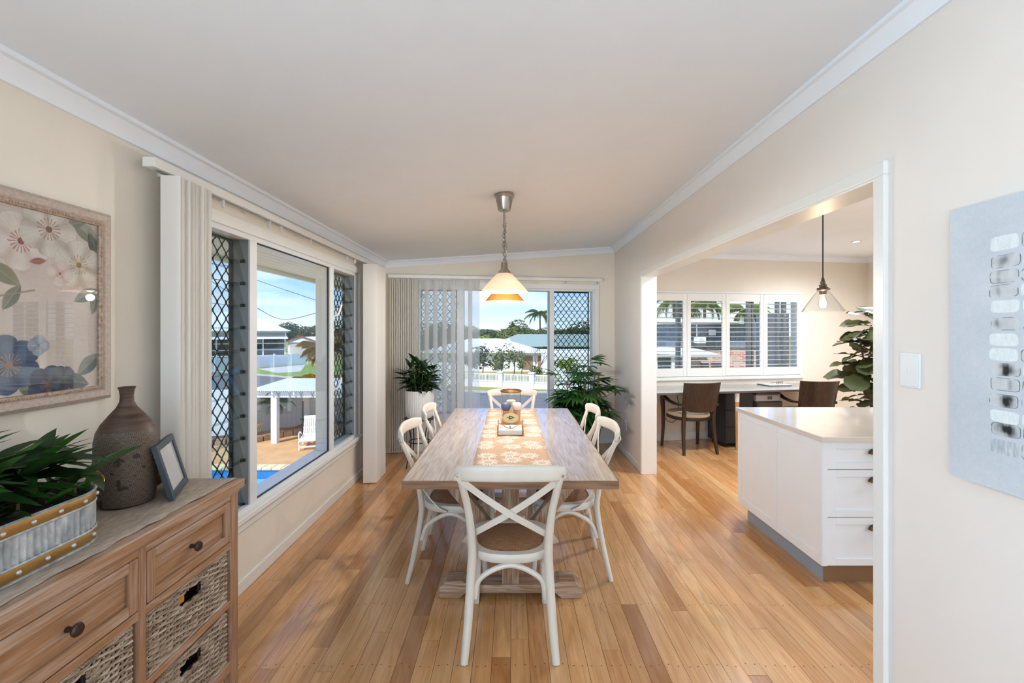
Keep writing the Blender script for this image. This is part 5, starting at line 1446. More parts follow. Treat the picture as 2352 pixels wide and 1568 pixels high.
ground_poly('road', [(-120, 90), (-60, 62), (-23.4, 42), (-12, 35.2), (-2.2, 30.4), (14, 29.6), (60, 29), (60, 19), (14, 19.5), (-4, 21), (-14, 26), (-26, 33), (-60, 50), (-120, 78)], G, G + .02, M['asph'])
kerb = [(-60, 62), (-23.4, 42), (-12, 35.2), (-2.2, 30.4), (14, 29.6), (60, 29)]
o = MB().sweep([(x, y + .1, G + .06) for x, y in kerb], [(-.15, -.06), (.15, -.06), (.15, .06), (-.15, .06)]).build('kerb', M['conc']); struct(o)
ground_poly('lawn', [(-75, 72), (-27.0, 49.0), (-25.2, 55), (-14, 60), (-9, 36), (-12, 35.5), (-23.4, 42.3), (-60, 62.4)], G, G + .03, M['lawn'])
ground_poly('path', [(-27, 48.6), (-22.5, 44.0), (-21.0, 45.5), (-24.6, 54.5)], G + .03, G + .05, M['conc'])

# pool with coping stones
M['tileb'] = mat('blue_pool_tile', (52, 136, 200), .3, c2=(44, 122, 184))
M['pfloor'] = mat('pool_floor', (84, 178, 216), .6)
n_ = NT('pool_water'); wv = n_.noise(n_.mapping(n_.obj(), (2.2, 2.2, 2.2)), 1.0, 3, .6, 1.0)
b = n_.bsdf(n_.ramp(wv, [(.3, lin((96, 176, 212))), (.7, lin((148, 212, 236)))]), .12, 0, .3, 0, n_.bump(wv, .25, .05)); M['water'] = n_.m
PX0, PX1, PYa, PYb = -11.6, -3.6, 7.8, 13.9
wt = SB(PX0, PX1, PYa, PYb, G - 1.2, G - .34).build('pool_water', M['water']); struct(wt)
pool = thing('pool_basin', 'blue tiled swimming pool wall under cream coping stones', 'pool')
SB(PX0 - .4, PX1 + .38, PYb, PYb + .25, G - 1.2, G - .07).build('tiled_wall', M['tileb'], pool)
SB(PX0 - .4, PX0, 7.4, PYb, G - 1.2, G - .07).build('tiled_wall', M['tileb'], pool); SB(PX1, PX1 + .38, 7.4, PYb, G - 1.2, G - .07).build('tiled_wall', M['tileb'], pool); SB(PX0, PX1, 7.4, PYa, G - 1.2, G - .07).build('tiled_wall', M['tileb'], pool)
cm = SB(0, .29, 0, .42, 0, .08).mesh('coping_stone'); cm.materials.append(M['cop'])
for k in range(28): put('coping_stone', cm, pool, bev=.02, loc=(PX0 - .2 + .3 * k, PYb - .04, G - .07))
SB(-6.82, -6.42, PYb - .03, PYb - .001, G - .32, G - .12).build('skimmer_frame', M['extw'], pool); SB(-6.76, -6.48, PYb - .032, PYb - .0301, G - .28, G - .16).build('skimmer_mouth', M['dgrey'], pool)
ground_poly('ground_paving', [(-12, 14.28), (-3.2, 14.28), (-3.2, 20), (-8.3, 18.8), (-9.6, 16.9), (-12, 16.3)], G - .02, G + .012, M['deck'])
mb = MB(); mb.disc(.14, 20, (-6.35, 14.75, G + .0135)).build('drain_cover', M['conc']); 
tag(bpy.data.objects['drain_cover'], 'round pale drain cover set in the tan poolside paving', 'drain cover')
# garden bed with edging blocks
bed = thing('garden_bed', 'mulched garden bed edged with stone blocks along the pool fence', 'garden bed')
MB().prism([(-12, 16.35), (-9.6, 16.95), (-8.3, 18.85), (-3.4, 20.3), (-3.4, 21.5), (-8.9, 19.6), (-10, 17.9), (-12, 17.4)], G, G + .2).build('mulch', mat('bark_mulch', (112, 78, 58), .95, c2=(84, 58, 44), vs=10, bump=.8, bs=30), bed)
edge = [Vector((-11.6, 16.38, 0)), Vector((-9.6, 16.88, 0)), Vector((-8.3, 18.78, 0)), Vector((-4.0, 20.1, 0))]
blm = SB(-.17, .17, -.09, .09, 0, .24).mesh('edging_block'); blm.materials.append(mat('sandstone_block', (176, 148, 116), .85, c2=(146, 118, 92), vs=9, rndv=.3))
for a, c in zip(edge[:-1], edge[1:]):
    d = c - a; n = int(d.length / .355)
    for k in range(n): p = a + d * ((k + .5) / n); put('edging_block', blm, bed, bev=.02, loc=(p.x, p.y, G), rot=(0, 0, math.atan2(d.y, d.x)))
# corrugated fence
fe = thing('steel_fence', 'pale grey ribbed steel fence behind the pool lounger', 'fence')
fpts = [Vector((-9.95, 17.75, 0)), Vector((-8.7, 19.75, 0)), Vector((-3.2, 21.7, 0))]
M['fence'] = mat('pale_grey_steel', (212, 214, 214), .5)
for a, c in zip(fpts[:-1], fpts[1:]):
    d = c - a; L = d.length; n = int(L / .2); ang_ = math.atan2(d.y, d.x)
    pm = SB(0, L / n - .045, -.012, .012, G + .15, G + 1.72).mesh('fence_pan'); pm.materials.append(M['fence'])
    rm = SB(L / n - .045, L / n, .0, .03, G + .15, G + 1.72).mesh('fence_rib'); rm.materials.append(M['fence'])
    for k in range(n):
        p = a + d * (k / n); put('fence_panel', pm, fe, loc=(p.x, p.y, 0), rot=(0, 0, ang_)); put('fence_rib', rm, fe, loc=(p.x, p.y, 0), rot=(0, 0, ang_))
    for z in (G + .12, G + .95, G + 1.72): SB(0, L, -.04, .02, z, z + .06).build('fence_rail', M['fence'], fe, loc=(a.x, a.y, 0), rot=(0, 0, ang_))
gw = MB().prism([(-12.5, 16.9), (-10.0, 17.55), (-10.0, 17.8), (-12.5, 17.2)], G, G + 1.9).build('garden_screen', M['wht']); tag(gw, 'white rendered garden wall beside the pergola post', 'wall')
# pergola
pg = thing('pergola', 'white pergola with a corrugated roof over the poolside lounger', 'pergola')
gx0, gx1, gy0, gy1, gz0, gz1 = -9.7, -3.0, 16.75, 19.8, -.78, -.64
for x, y in ((-8.78, 16.95), (-3.5, 16.95), (-8.78, 19.5), (-3.5, 20.0)):
    SB(x - .11, x + .11, y - .11, y + .11, G, gz0).build('post', M['extw'], pg, bev=.01)
SB(gx0, gx1, gy0 + .1, gy0 + .18, gz0 - .22, gz0).build('front_beam', M['extw'], pg); SB(gx0, gx1, gy1 - .2, gy1 - .1, gz1 - .25, gz1 - .02).build('rear_beam', M['extw'], pg)
for k in range(9): x = gx0 + .1 + k * .8; MB().sweep([(x, gy0, gz0 - .04), (x, gy1, gz1 - .04)], [(-.03, -.06), (.03, -.06), (.03, .06), (-.03, .06)]).build('rafter', M['extw'], pg)
vs = []; fs = []; n = 340
for i in range(n + 1):
    x = gx0 + (gx1 - gx0) * i / n; e = .018 * math.cos(i * PI / 2)
    vs += [(x, gy0 - .05, gz0 + .04 + e), (x, gy1, gz1 + .04 + e)]
for i in range(n): fs.append((2 * i, 2 * i + 2, 2 * i + 3, 2 * i + 1))
MB().add(vs, fs).build('corrugated_roof', M['extw'], pg, smooth=True, ang=80)
for k in range(7):
    x = -8.6 + .42 * k; MB().tube([(x - .06, gy0 + .06, gz0 - .26), (x + .06, gy0 + .06, gz0 - .02)], .009, 4).tube([(x + .06, gy0 + .06, gz0 - .26), (x - .06, gy0 + .06, gz0 - .02)], .009, 4).build('light_clip', M['dgrey'], pg)
# lounger
lg = thing('sun_lounger', 'white slatted plastic sun lounger on the poolside paving', 'sun lounger', (-7.16, 16.2, G + .013), math.radians(17))
for sx in (-1, 1):
    SB(sx * .32 - .025, sx * .32 + .025, -.35, .75, .26, .32).build('side_rail', M['extw'], lg, bev=.008)
    for y in (-.30, .62): SB(sx * .31 - .025, sx * .31 + .025, y - .03, y + .03, 0, .27).build('leg', M['extw'], lg, bev=.008)
    MB().tube(catmull([(sx * .36, .05, .30), (sx * .38, .1, .48), (sx * .38, .45, .50), (sx * .36, .6, .40)], 5), .022, 6).build('armrest', M['extw'], lg, smooth=True)
SB(-.30, .30, -.33, -.29, .10, .15).build('front_bar', M['extw'], lg)
for k in range(5): SB(-.30, .30, -.34 + .17 * k, -.20 + .17 * k, .318, .335).build('seat_slat', M['extw'], lg)
for k in range(9):
    x = -.27 + .0675 * k; mb = MB(); mb.M = Matrix.Translation((x, .52, .33)) @ Matrix.Rotation(math.radians(-32), 4, 'X'); mb.box(-.026, .026, -.012, .012, .06, .70).build('back_slat', M['extw'], lg)
mb = MB(); mb.M = Matrix.Translation((0, .52, .33)) @ Matrix.Rotation(math.radians(-32), 4, 'X'); mb.box(-.31, .31, -.016, .016, 0, .09).box(-.31, .31, -.016, .016, .66, .78).box(-.31, .31, -.014, .014, .30, .34); mb.build('back_frame', M['extw'], lg, bev=.01)
o = MB().tube([(-8.05, 17.6, G + .1), (-8.05, 17.6, G + 1.45)], .025, 6).tube([(-8.15, 17.6, G + .75), (-7.95, 17.6, G + .75)], .018, 6).build('garden_stake', M['black']); tag(o, 'dark garden stake beside the pergola post', 'stake')

# palms, shrubs and trees
def frond_mesh(name, m, L=1.0, nl=16, lw=.03, ll=.32, droop=.7, rise=.5):
    mb = MB(); path = [Vector((0, L * t_, L * (rise * t_ - droop * t_ * t_))) for t_ in [k / 10 for k in range(11)]]
    mb.tube(path, [.012 * (1 - .8 * k / 10) * L for k in range(11)], 4)
    for k in range(nl):
        t_ = .15 + .85 * k / nl; i = min(9, int(t_ * 10)); p = path[i].lerp(path[i + 1], t_ * 10 - i); tang = (path[i + 1] - path[i]).normalized()
        ln = ll * L * (math.sin(PI * (.15 + .8 * t_)) ** .6)
        for s_ in (-1, 1):
            d = (Vector((s_, 0, -.35)) * .8 + tang * .7).normalized(); w_ = tang * lw * L
            mb.add([p - w_ * .5, p + w_ * .5, p + d * ln * .6 + w_ * .5 + Vector((0, 0, -.02 * L)), p + d * ln + Vector((0, 0, -.12 * L))], [(0, 1, 2, 3)])
    me = mb.mesh(name, True, 80); me.materials.append(m); return me
def palm(label, x, y, zb, h, m, n, L, kw={}, tm=None, group=None, seed=1, trunk_r=.12):
    r_ = random.Random(seed); p = thing('palm_tree', label, 'palm', (x, y, zb), group=group)
    MB().tube([(0, 0, 0), (.05, 0, h * .5), (0, 0, h)], [trunk_r * 1.2, trunk_r, trunk_r * .8], 8).build('trunk', tm or M['bark'], p, smooth=True)
    me = frond_mesh('frond', m, **kw)
    for k in range(n): place_leaf('frond', me, p, Vector((0, 0, h)), k * 2.4, r_.uniform(-.5, .75), L * r_.uniform(.8, 1.1))
    return p
M['opalm'] = leafmat('orange_green_frond', (130, 140, 40), (206, 136, 44), .5, .4)
M['gpalm'] = leafmat('palm_frond', (104, 128, 58), (152, 164, 92), .5, .35)
M['dpalm'] = leafmat('dark_palm_frond', (66, 92, 46), (110, 126, 70), .5, .3)
palm('orange-tipped green palm behind the pergola roof', -11.45, 28.0, G, 3.0, M['opalm'], 34, 1.45, dict(nl=22, lw=.017, ll=.40, droop=.5, rise=.35), group='street palms', seed=3, trunk_r=.2)
palm('low orange-tipped palm clump beside the road', -11.1, 26.0, G, 1.0, M['opalm'], 26, 1.3, dict(nl=22, lw=.017, ll=.40, droop=.6, rise=.4), seed=4, trunk_r=.2)
palm('small green palm growing behind the white pergola post', -9.05, 17.6, G + .2, 1.15, M['dpalm'], 9, 1.0, dict(nl=14, lw=.02, ll=.3, droop=.7, rise=.6), seed=5, trunk_r=.05)
palm('tiny spiky plant in the garden bed by the white wall', -9.9, 17.2, G + .2, .25, M['opalm'], 8, .5, dict(nl=6, lw=.06, ll=.2, droop=.3, rise=.8), seed=6, trunk_r=.05)
def crown(mb, c, r, n, size, rnd, clumps=7):
    cs = []
    for k in range(clumps):
        d = Vector((rnd.uniform(-1, 1), rnd.uniform(-1, 1), rnd.uniform(-.6, 1))); d = d.normalized() * rnd.uniform(.25, .7)
        cs.append((Vector((c[0] + d.x * r[0], c[1] + d.y * r[1], c[2] + d.z * r[2])), rnd.uniform(.35, .6)))
    for k in range(n):
        p, f = cs[rnd.randrange(clumps)]
        d = Vector((rnd.gauss(0, 1), rnd.gauss(0, 1), rnd.gauss(0, 1))).normalized() * rnd.uniform(.55, 1.0) ** .5
        q = p + Vector((d.x * r[0] * f, d.y * r[1] * f, d.z * r[2] * f))
        n_ = (d + Vector((rnd.uniform(-.6, .6), rnd.uniform(-.6, .6), rnd.uniform(-.2, .8)))).normalized(); u = n_.orthogonal().normalized(); u = Matrix.Rotation(rnd.uniform(0, 6.28), 3, n_) @ u; w = n_.cross(u); s_ = size * rnd.uniform(.6, 1.2)
        mb.add([q - u * s_, q + w * s_ * .55, q + u * s_, q - w * s_ * .55], [(0, 1, 2, 3)])
def tree(label, x, y, zb, h, r, m, n=900, size=.45, seed=1, group=None, name='tree', cl=7, tr_=.25):
    rnd = random.Random(seed); t_ = thing(name, label, 'tree' if name == 'tree' else 'shrub', (x, y, zb), group=group)
    mb = MB().tube([(0, 0, 0), (.1 * h * .3, 0, h * .4), (0, 0, h * .72)], [tr_, tr_ * .8, tr_ * .4], 6)
    for k in range(5):
        a = k * 1.3; mb.tube([(0, 0, h * .42), (r[0] * .5 * math.cos(a), r[1] * .5 * math.sin(a), h * .75)], [tr_ * .5, tr_ * .15], 5)
    mb.build('trunk', M['bark'], t_)
    mb = MB(); crown(mb, (0, 0, h - r[2]), r, n, size, rnd, cl); mb.build('foliage', m, t_); t_.children[-1]['kind'] = 'stuff'
    return t_
M['tr1'] = leafmat('gum_foliage', (62, 78, 50), (104, 116, 72), .6, .2); M['tr2'] = leafmat('olive_foliage', (78, 92, 46), (122, 132, 66), .6, .2)
M['tr3'] = leafmat('bright_foliage', (96, 128, 40), (150, 170, 66), .6, .3); M['tr4'] = leafmat('dark_foliage', (44, 60, 36), (78, 92, 52), .6, .15)
M['tr5'] = leafmat('shrub_foliage', (96, 108, 66), (140, 146, 96), .6, .2)
gB = 'trees beyond the houses across the street'
for k, (px, d, top, rx, m_, lab) in enumerate((
        (640, 88, 740, 3.8, 'tr1', 'grey-green gum tree behind the white verandah house roof'), (672, 98, 744, 4.0, 'tr1', 'broad gum tree beside the red roofed garage'),
        (705, 108, 738, 4.5, 'tr4', 'tall dark gum tree above the red roofed garage'), (740, 118, 742, 4.0, 'tr2', 'olive tree rising behind the orange palm'), (790, 88, 738, 5.0, 'tr4', 'dark tree seen through the far louvre of the pool window'),
        (1000, 62, 735, 4.5, 'tr2', 'olive tree seen faintly through the sheer blind and grille'), (1060, 74, 742, 3.4, 'tr5', 'pale tree seen through the edge of the sheer blind'),
        (1112, 82, 750, 3.2, 'tr4', 'dark low tree above the white garden roof'), (1150, 92, 748, 4.2, 'tr2', 'olive green tree behind the green roof ridge'), (1182, 74, 738, 2.8, 'tr2', 'rounded tree standing highest over the green roof ridge'),
        (1215, 82, 745, 3.4, 'tr1', 'loose grey-green tree next to the tall palm'), (1238, 65, 757, 2.4, 'tr3', 'bright green tree in front of the tall palm'), (1290, 76, 745, 3.6, 'tr4', 'dark tree behind the security grille beside the street window mullion'), (1335, 66, 738, 4.6, 'tr4', 'large dark tree filling the grille above the palm plant'), (1120, 66, 762, 2.6, 'tr3', 'yellow-green tree low behind the white roof'))):
    p = P(px, top, d); tree(lab, p.x, p.y, G, p.z - G, (rx, rx, min(3.2, (p.z - G) * .46)), M[m_], 2400, .17 + d * .001, 30 + k, gB)
for k, (px, d, top, rx, m_) in enumerate(((1095, 100, 762, 4.2, 'tr4'), (1135, 108, 758, 4.4, 'tr2'), (1170, 102, 755, 4.4, 'tr4'), (1205, 116, 752, 4.4, 'tr2'), (1255, 126, 752, 4.6, 'tr1'), (1300, 96, 754, 4.6, 'tr4'), (1350, 104, 752, 4.6, 'tr2'))):
    p = P(px, top, d); tree('dense tree in the wooded band behind the white cottage', p.x, p.y, G, p.z - G, (rx, rx, (p.z - G) * .55), M[m_], 2000, .27, 130 + k, 'wooded band behind the cottage')
palm('tall palm standing above the trees across the street', P(1240, 0, 62).x, 62, G, 6.2, M['dpalm'], 16, 2.2, dict(nl=14, lw=.022, ll=.3, droop=.9, rise=.7), seed=9)

# houses across the street
M['roofw'] = mat('pale_metal_roof', (232, 236, 240), .5); M['roofg'] = mat('sage_green_roof', (150, 168, 160), .6, c2=(138, 156, 150)); M['roofr'] = mat('red_roof_trim', (160, 78, 66), .7)
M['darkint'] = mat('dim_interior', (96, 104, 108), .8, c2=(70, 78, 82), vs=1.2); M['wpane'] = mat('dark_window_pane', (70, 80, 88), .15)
M['brn'] = mat('brown_curtain', (150, 122, 100), .8)
def hip(mb, x0, x1, y0, y1, z0, z1, inset):
    mb.add([(x0, y0, z0), (x1, y0, z0), (x1, y1, z0), (x0, y1, z0), (x0 + inset, (y0 + y1) / 2, z1), (x1 - inset, (y0 + y1) / 2, z1)], [(0, 1, 5, 4), (1, 2, 5), (2, 3, 4, 5), (3, 0, 4), (3, 2, 1, 0)]); return mb
hv = thing('verandah_house', 'white house with a deep verandah and pale roof behind the vinyl fence', 'house')
hx1 = P(657, 0, 58).x; hx0 = hx1 - 13
SB(hx0, hx1, 60.4, 70, G, 1.35).build('wall', M['wht'], hv)
hip(MB(), hx0 - .4, hx1 + .6, 57.6, 71, 1.35, 3.9, 6.0).build('roof', M['roofw'], hv)
SB(hx0, hx1 + .3, 57.7, 57.9, 1.15, 1.4).build('fascia', M['conc'], hv)
MB().add([(hx0, 57.2, .35), (hx1 + .25, 57.2, .35), (hx1 + .05, 58.6, .85), (hx0, 58.6, .85)], [(0, 1, 2, 3)]).build('awning', M['roofw'], hv)
SB(hx0, hx1, 58.0, 60.4, -2.3, -2.15).build('verandah_floor', M['conc'], hv)
SB(hx0, hx1, 60.30, 60.39, -2.1, .4).build('recess_wall', M['darkint'], hv)  # dark sheet, the shade deep in the verandah put into its colour
for z in (-.25, -1.05, -1.75): SB(hx0, hx1, 58.0, 58.08, z, z + .10).build('rail', M['extw'], hv)
for k in range(5): x = hx1 - .2 - 2.45 * k; SB(x, x + .16, 57.95, 58.1, G, .6).build('post', M['extw'], hv)
SB(hx1 - .08, hx1, 57.95, 60.4, G, 1.3).build('end_wall', M['wht'], hv)
for x in (-1.6, -2.0, -2.4): SB(hx1 + x - .12, hx1 + x + .12, 60.24, 60.29, -.55, .25).build('window', M['wpane'], hv)
rot_ = math.radians(27); hv.rotation_euler = (0, 0, rot_); hv.location = Vector((hx1, 58, 0)) - Matrix.Rotation(rot_, 3, 'Z') @ Vector((hx1, 58, 0))
gg = thing('garage', 'pale garage with red roof edging beyond the vinyl fence', 'garage')
qx0, qx1 = P(661, 0, 74).x, P(728, 0, 74).x
SB(qx0, qx1, 74, 80, G, -.45).build('wall', mat('cream_garage', (226, 226, 218), .7), gg)
MB().add([(qx0 - .3, 73.8, -.55), (qx1 + .3, 73.8, -.55), ((qx0 + qx1) / 2, 73.8, .35), (qx0 - .3, 81, -.55), (qx1 + .3, 81, -.55), ((qx0 + qx1) / 2, 81, .35)], [(0, 1, 2), (0, 2, 5, 3), (1, 4, 5, 2), (3, 5, 4)]).build('gable', M['wht'], gg)
mx_ = (qx0 + qx1) / 2
for e in (qx0 - .35, qx1 + .35): MB().sweep([(e, 73.7, -.5), (mx_, 73.7, .42)], [(-.08, -.08), (.08, -.08), (.08, .08), (-.08, .08)], (0, 1, 0)).build('red_barge', M['roofr'], gg)
SB(qx0 + .4, qx1 - .4, 73.9, 73.98, G, -.9).build('roller_door', M['conc'], gg)
hr = thing('red_roof_house', 'white house with a red roof rim behind the garage', 'house'); SB(qx0 + .8, qx1 + 3, 84, 90, G, .3).build('wall', M['wht'], hr); SB(qx0 + .5, qx1 + 3, 83.8, 90.2, .3, .75).build('roof', M['roofr'], hr)
vf = thing('vinyl_fence', 'smooth white panel fence in front of the verandah house', 'fence')
va, vb = Vector((-36.5, 40.0 + 5.6, 0)), Vector((-24.6, 55.0, 0)); va = Vector((-31.0, 44.3, 0)); d = vb - va; n = 6; L = d.length / n; an_ = math.atan2(d.y, d.x)
pm = SB(.08, L - .08, -.03, .03, G + .05, G + 1.35).mesh('panel'); pm.materials.append(M['extw'])
for k in range(n + 1):
    p = va + d * (k / n); SB(-.08, .08, -.08, .08, G, G + 1.5).build('post', M['extw'], vf, loc=(p.x, p.y, 0), rot=(0, 0, an_), bev=.01)
    if k < n: put('panel', pm, vf, loc=(p.x, p.y, 0), rot=(0, 0, an_)); SB(.08, L - .08, -.045, .045, G + 1.2, G + 1.35).build('rail', M['extw'], vf, loc=(p.x, p.y, 0), rot=(0, 0, an_))
# picket fence opposite the street window
pk = thing('picket_fence', 'white picket fence with square posts on a low plinth across the street', 'fence')
pa_, pb_ = Vector((-7.6, 35.6, 0)), Vector((8.2, 30.3, 0)); d = pb_ - pa_; n = 7; L = d.length / n; an_ = math.atan2(d.y, d.x)
pm = SB(-.028, .028, -.015, .015, G + .38, G + 1.02).mesh('picket'); pm.materials.append(M['extw'])
SB(0, d.length, -.1, .1, G, G + .36).build('plinth', M['extw'], pk, loc=(pa_.x, pa_.y, 0), rot=(0, 0, an_))
for k in range(n + 1):
    p = pa_ + d * (k / n); SB(-.17, .17, -.17, .17, G, G + 1.08).build('post', M['extw'], pk, loc=(p.x, p.y, 0), rot=(0, 0, an_)); SB(-.22, .22, -.22, .22, G + 1.08, G + 1.16).build('post_cap', M['extw'], pk, loc=(p.x, p.y, 0), rot=(0, 0, an_))
    if k < n:
        for q in range(19): x = L * (k + (q + 1.7) / 21.4); pp = pa_ + d.normalized() * x; put('picket', pm, pk, loc=(pp.x, pp.y, 0), rot=(0, 0, an_))
        for z in (.42, .93): SB(.17, L - .17, -.02, .02, G + z, G + z + .06).build('rail', M['extw'], pk, loc=(p.x, p.y, 0), rot=(0, 0, an_))
hw = thing('white_cottage', 'low white house with pale and sage green roofs behind the picket fence', 'house')
cx0, cx1 = P(1092, 0, 46).x - 5, P(1262, 0, 46).x + 7
SB(cx0, cx1, 46, 54, G, -.62).build('wall', M['wht'], hw)
hip(MB(), cx0 - .4, P(1250, 0, 46).x, 45.3, 54, -.70, .55, 4.5).build('front_roof', M['roofw'], hw)
SB(cx0 - .4, cx1, 45.3, 45.6, -.80, -.58).build('fascia', M['extw'], hw)
hip(MB(), P(1120, 0, 52).x, cx1 + 4, 50, 57, -.35, .98, 3.4).build('rear_roof', M['roofg'], hw)
SB(P(1245, 0, 44).x, cx1 + 5, 43.6, 46, G, -.86).build('carport', M['wht'], hw)
for px, w_, m_ in ((1212, 1.0, 'brn'), (1250, 1.3, 'brn'), (1145, .9, 'wpane')):
    x = P(px, 0, 46).x; SB(x - w_ / 2, x + w_ / 2, 45.92, 45.99, G + .25, -1.1).build('window', M[m_], hw)
for px in (1110, 1168): MB().ball((P(px, 0, 47).x, 47.5, .38), .22, 10, 6).build('roof_vent', M['extw'], hw)
for k, (px, d, top, rx, m_, lab, n, sz) in enumerate(((1108, 39, 790, 1.7, 'tr4', 'dark leafy street tree at the picket fence beside the sheer blind', 620, .17), (1150, 38, 792, 1.0, 'tr5', 'light open shrub in front of the white cottage wall', 300, .13), (1180, 38.5, 788, 1.15, 'tr5', 'taller open shrub beside the cottage window', 320, .13), (1232, 38, 838, .7, 'tr2', 'low green bush near the bare tree', 160, .12), (1300, 39, 815, 1.6, 'tr3', 'green bush seen through the grille at the picket fence', 420, .16), (1198, 42, 822, .4, 'tr2', 'slim green bush against the cottage wall', 130, .12))):
    p = P(px, top, d); tree(lab, p.x, p.y, G, p.z - G, (rx, rx, (p.z - G) * .42), M[m_], n, sz, 60 + k, 'garden shrubs before the cottage', 'garden_shrub', 9, .05)
bt = thing('bare_tree', 'leafless branching tree in front of the white cottage', 'tree', (P(1228, 0, 41).x, 41, G)); mb = MB(); rnd = random.Random(4)
def br(p, d, L, r, dep):
    e = p + d * L; mb.tube([p, (p + e) / 2 + Vector((rnd.uniform(-.05, .05) * L, 0, 0)), e], [r, r * .8, r * .6], 5)
    if dep:
        for _ in range(3): br(e, (d + Vector((rnd.uniform(-.7, .7), rnd.uniform(-.5, .5), rnd.uniform(-.1, .5)))).normalized(), L * .68, r * .6, dep - 1)
for s_ in (-.35, .1, .5): br(Vector((0, 0, 0)), Vector((s_, 0, 1)).normalized(), 1.1, .05, 3)
mb.build('branching', M['bark'], bt)

# grey clad house beyond the study window
M['clad'] = mat('blue_grey_steel_cladding', (122, 134, 146), .5); M['clad2'] = mat('mauve_grey_cladding', (110, 112, 122), .5); M['roofx'] = mat('white_roof_sheet', (240, 244, 246), .4)
n_ = NT('mixed_brick'); bk = n_.n('ShaderNodeTexBrick'); bk.inputs['Scale'].default_value = 1.0; bk.inputs['Brick Width'].default_value = .23; bk.inputs['Row Height'].default_value = .08; bk.inputs['Mortar Size'].default_value = .012
bk.inputs['Color1'].default_value = lin((190, 104, 72)); bk.inputs['Color2'].default_value = lin((222, 178, 152)); bk.inputs['Mortar'].default_value = lin((222, 212, 202)); n_.l(n_.mapping(n_.obj(), (1, 1, 1), rot=(PI / 2, 0, 0)), bk.inputs[0])
n_.bsdf(bk.outputs['Color'], .85); M['brick'] = n_.m
hc = thing('clad_house', 'two-storey grey ribbed steel house with a brick lower wall beyond the shutters', 'house')
dh = 21.0
ux0, ux1 = P(1530, 0, dh).x, P(1742, 0, dh).x
def zz(py, d): return EYE - (py - CY) / FPX * d
SB(ux0, ux1, dh, dh + 4.5, zz(800, dh), zz(744, dh)).build('upper_wall', M['clad'], hc)
rm = SB(-.02, .02, -.02, 0, zz(800, dh), zz(744, dh)).mesh('cladding_rib'); rm.materials.append(M['clad'])
k = 0
while ux0 + .2 * k < ux1: put('cladding_rib', rm, hc, loc=(ux0 + .2 * k, dh, 0)); k += 1
SB(ux0 - .3, ux1 - 1.2, dh - .55, dh + 4.5, zz(745, dh), zz(741, dh)).build('eave', M['conc'], hc)
MB().add([(ux0 - .35, dh - .6, zz(742, dh)), (ux1 - .5, dh - .6, zz(742, dh)), (ux1 - .5, dh + 4.5, zz(726, dh)), (ux0 + 1.0, dh + 4.5, zz(726, dh))], [(0, 1, 2, 3)]).build('upper_roof', M['roofx'], hc)
SB(P(1586, 0, dh).x, ux1, dh + .05, dh + 4.5, G, zz(798, dh)).build('brick_wall', M['brick'], hc)
def win(px0, px1, py0, py1, m_, f=M['dgrey']):
    d = dh - .03; x0, x1 = P(px0, 0, d).x, P(px1, 0, d).x; w_ = SB(x0, x1, d - .02, d, zz(py1, d), zz(py0, d)).build('window', f, hc); SB(x0 + .04, x1 - .04, d - .025, d - .0205, zz(py1, d) + .04, zz(py0, d) - .04).build('pane', m_, w_)
win(1625, 1646, 755, 772, M['wht']); win(1645, 1664, 757, 801, M['wpane']); win(1618, 1645, 772, 801, M['wpane']); win(1586, 1600, 757, 800, M['wpane']); win(1709, 1727, 756, 768, M['clad'])
win(1610, 1628, 833, 842, M['wpane']); win(1633, 1660, 833, 842, M['wpane'])
dl_ = 18.0
lx0, lx1 = P(1480, 0, dl_).x, P(1668, 0, dl_).x
MB().add([(lx0, dl_, zz(812, dl_)), (lx1, dl_, zz(817, dl_)), (lx1, dl_ + 2.9, zz(800, dl_ + 2.9)), (lx0 + 1.5, dl_ + 2.9, zz(796, dl_ + 2.9))], [(0, 1, 2, 3)]).build('lower_roof', M['roofx'], hc)
SB(lx0, lx1, dl_ - .06, dl_, zz(820, dl_), zz(814, dl_)).build('gutter', M['conc'], hc)
SB(lx0, P(1560, 0, dl_).x, dl_ + .5, dl_ + .7, G, zz(818, dl_)).build('lower_wall', M['clad'], hc)
for px in (1505, 1545, 1578): x = P(px, 0, dl_).x; SB(x, x + .12, dl_ + .1, dl_ + .22, G, zz(818, dl_)).build('carport_post', M['extw'], hc)
ac = thing('air_conditioner', 'white outdoor air conditioner on the grey clad house wall', 'air conditioner', (P(1607, 0, dh - .34).x, dh - .34, zz(788, dh - .34)))
SB(-.16, .24, -.12, .28, 0, .27).build('casing', M['extw'], ac, bev=.01)
mb = MB(); mb.M = Matrix.Translation((.03, -.121, .135)) @ Matrix.Rotation(PI / 2, 4, 'X'); mb.lathe([(.10, 0), (.105, .004), (.09, .006), (.0, .006)], 20).build('fan_guard', M['conc'], ac)
SB(-.15, .23, -.1, .28, -.16, 0).build('bracket', M['dgrey'], ac); MB().tube([(-.02, .27, .27), (-.02, .28, .85)], .03, 6).build('duct', M['extw'], ac)
hb = thing('dark_clad_block', 'mauve-grey ribbed steel wing at the end of the clad house', 'house'); d2 = 17.5
bx0, bx1 = P(1748, 0, d2).x, P(1812, 0, d2).x
SB(bx0, bx1, d2, d2 + .35, G, zz(720, d2)).build('wall', M['clad2'], hb)
rm = SB(-.02, .02, -.02, 0, zz(842, d2), zz(720, d2)).mesh('cladding_rib'); rm.materials.append(M['clad2'])
k = 0
while bx0 + .16 * k < bx1: put('cladding_rib', rm, hb, loc=(bx0 + .16 * k, d2, 0)); k += 1
SB(bx0, bx1, d2 - .03, d2, G, zz(842, d2)).build('brick_base', M['brick'], hb)
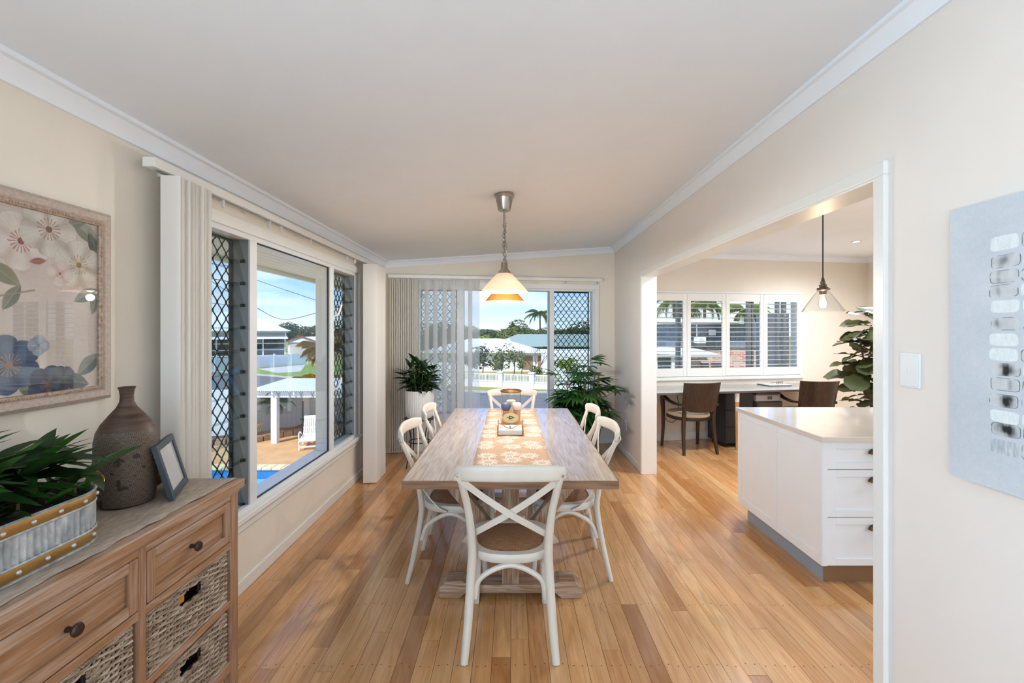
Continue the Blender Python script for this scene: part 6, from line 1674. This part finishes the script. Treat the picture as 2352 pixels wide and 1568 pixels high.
for py0, py1 in ((758, 774), (778, 806)): w_ = SB(P(1785, 0, d2).x, P(1797, 0, d2).x, d2 - .06, d2 - .031, zz(py1, d2), zz(py0, d2)).build('window', M['wpane'], hb)
for k, (px, d, py, L, lab) in enumerate(((1548, 28.5, 690, 1.5, 'drooping palm beyond the first shutter panel'), (1618, 30, 694, 1.7, 'palm crown above the white roof beyond the shutters'), (1588, 33, 712, 1.4, 'lower palm behind the white roof edge'), (1712, 31, 714, 1.6, 'palm crown over the roof near the sliding sash'))):
    p = P(px, py, d); palm(lab, p.x, p.y, G, p.z - G, M['gpalm'], 20, L, dict(nl=18, lw=.02, ll=.34, droop=1.0, rise=.6), group='palms behind the clad house', seed=40 + k)
for k, (px, d, top, rx, m_, lab) in enumerate(((1518, 40, 742, 2.2, 'tr1', 'grey-green tree far beyond the first shutter panel'), (1532, 34, 747, 1.6, 'tr2', 'green tree beside the grey clad house'), (1508, 30, 757, 1.3, 'tr5', 'pale yellow-green shrub beyond the jamb'), (1792, 16.2, 826, .55, 'tr2', 'small green shrub at the mauve-grey wing'))):
    p = P(px, top, d); tree(lab, p.x, p.y, G, p.z - G, (rx, rx, (p.z - G) * .42), M[m_], 500, .16, 80 + k, 'greenery around the clad house')
sf = SB(P(1490, 0, 33).x, P(1548, 0, 33).x, 30, 30.1, G, zz(797, 30)).build('boundary_fence', M['clad2']); tag(sf, 'grey steel boundary fence beside the clad house', 'fence')
# power lines
def line(pts, d, lab):
    c_ = catmull([tuple(P(x, y, d)) for x, y in pts], 8); o = MB().tube(c_, .016, 5).build('power_line', M['black'], smooth=True); tag(o, lab, 'cable', 'power lines over the pool')
line([(300, 575), (490, 606), (590, 618), (700, 633), (855, 652)], 24, 'topmost dark power line crossing the sky of the pool window')
line([(300, 552), (490, 605), (590, 643), (728, 690), (855, 733)], 24, 'middle power line slanting down across the pool window sky')
line([(300, 530), (430, 606), (500, 655), (590, 707), (650, 733), (728, 718), (855, 680)], 24, 'slack power line drooping lowest over the white verandah house')
for px, top, lab in ((300, 500, 'timber power pole far along the street beyond the pool'), (855, 630, 'timber power pole beyond the pool by the blind')):
    p = P(px, top, 24); o = MB().tube([(p.x, p.y + .1, G), (p.x, p.y + .1, p.z)], .13, 10).build('power_pole', M['bark'], smooth=True); tag(o, lab, 'pole')
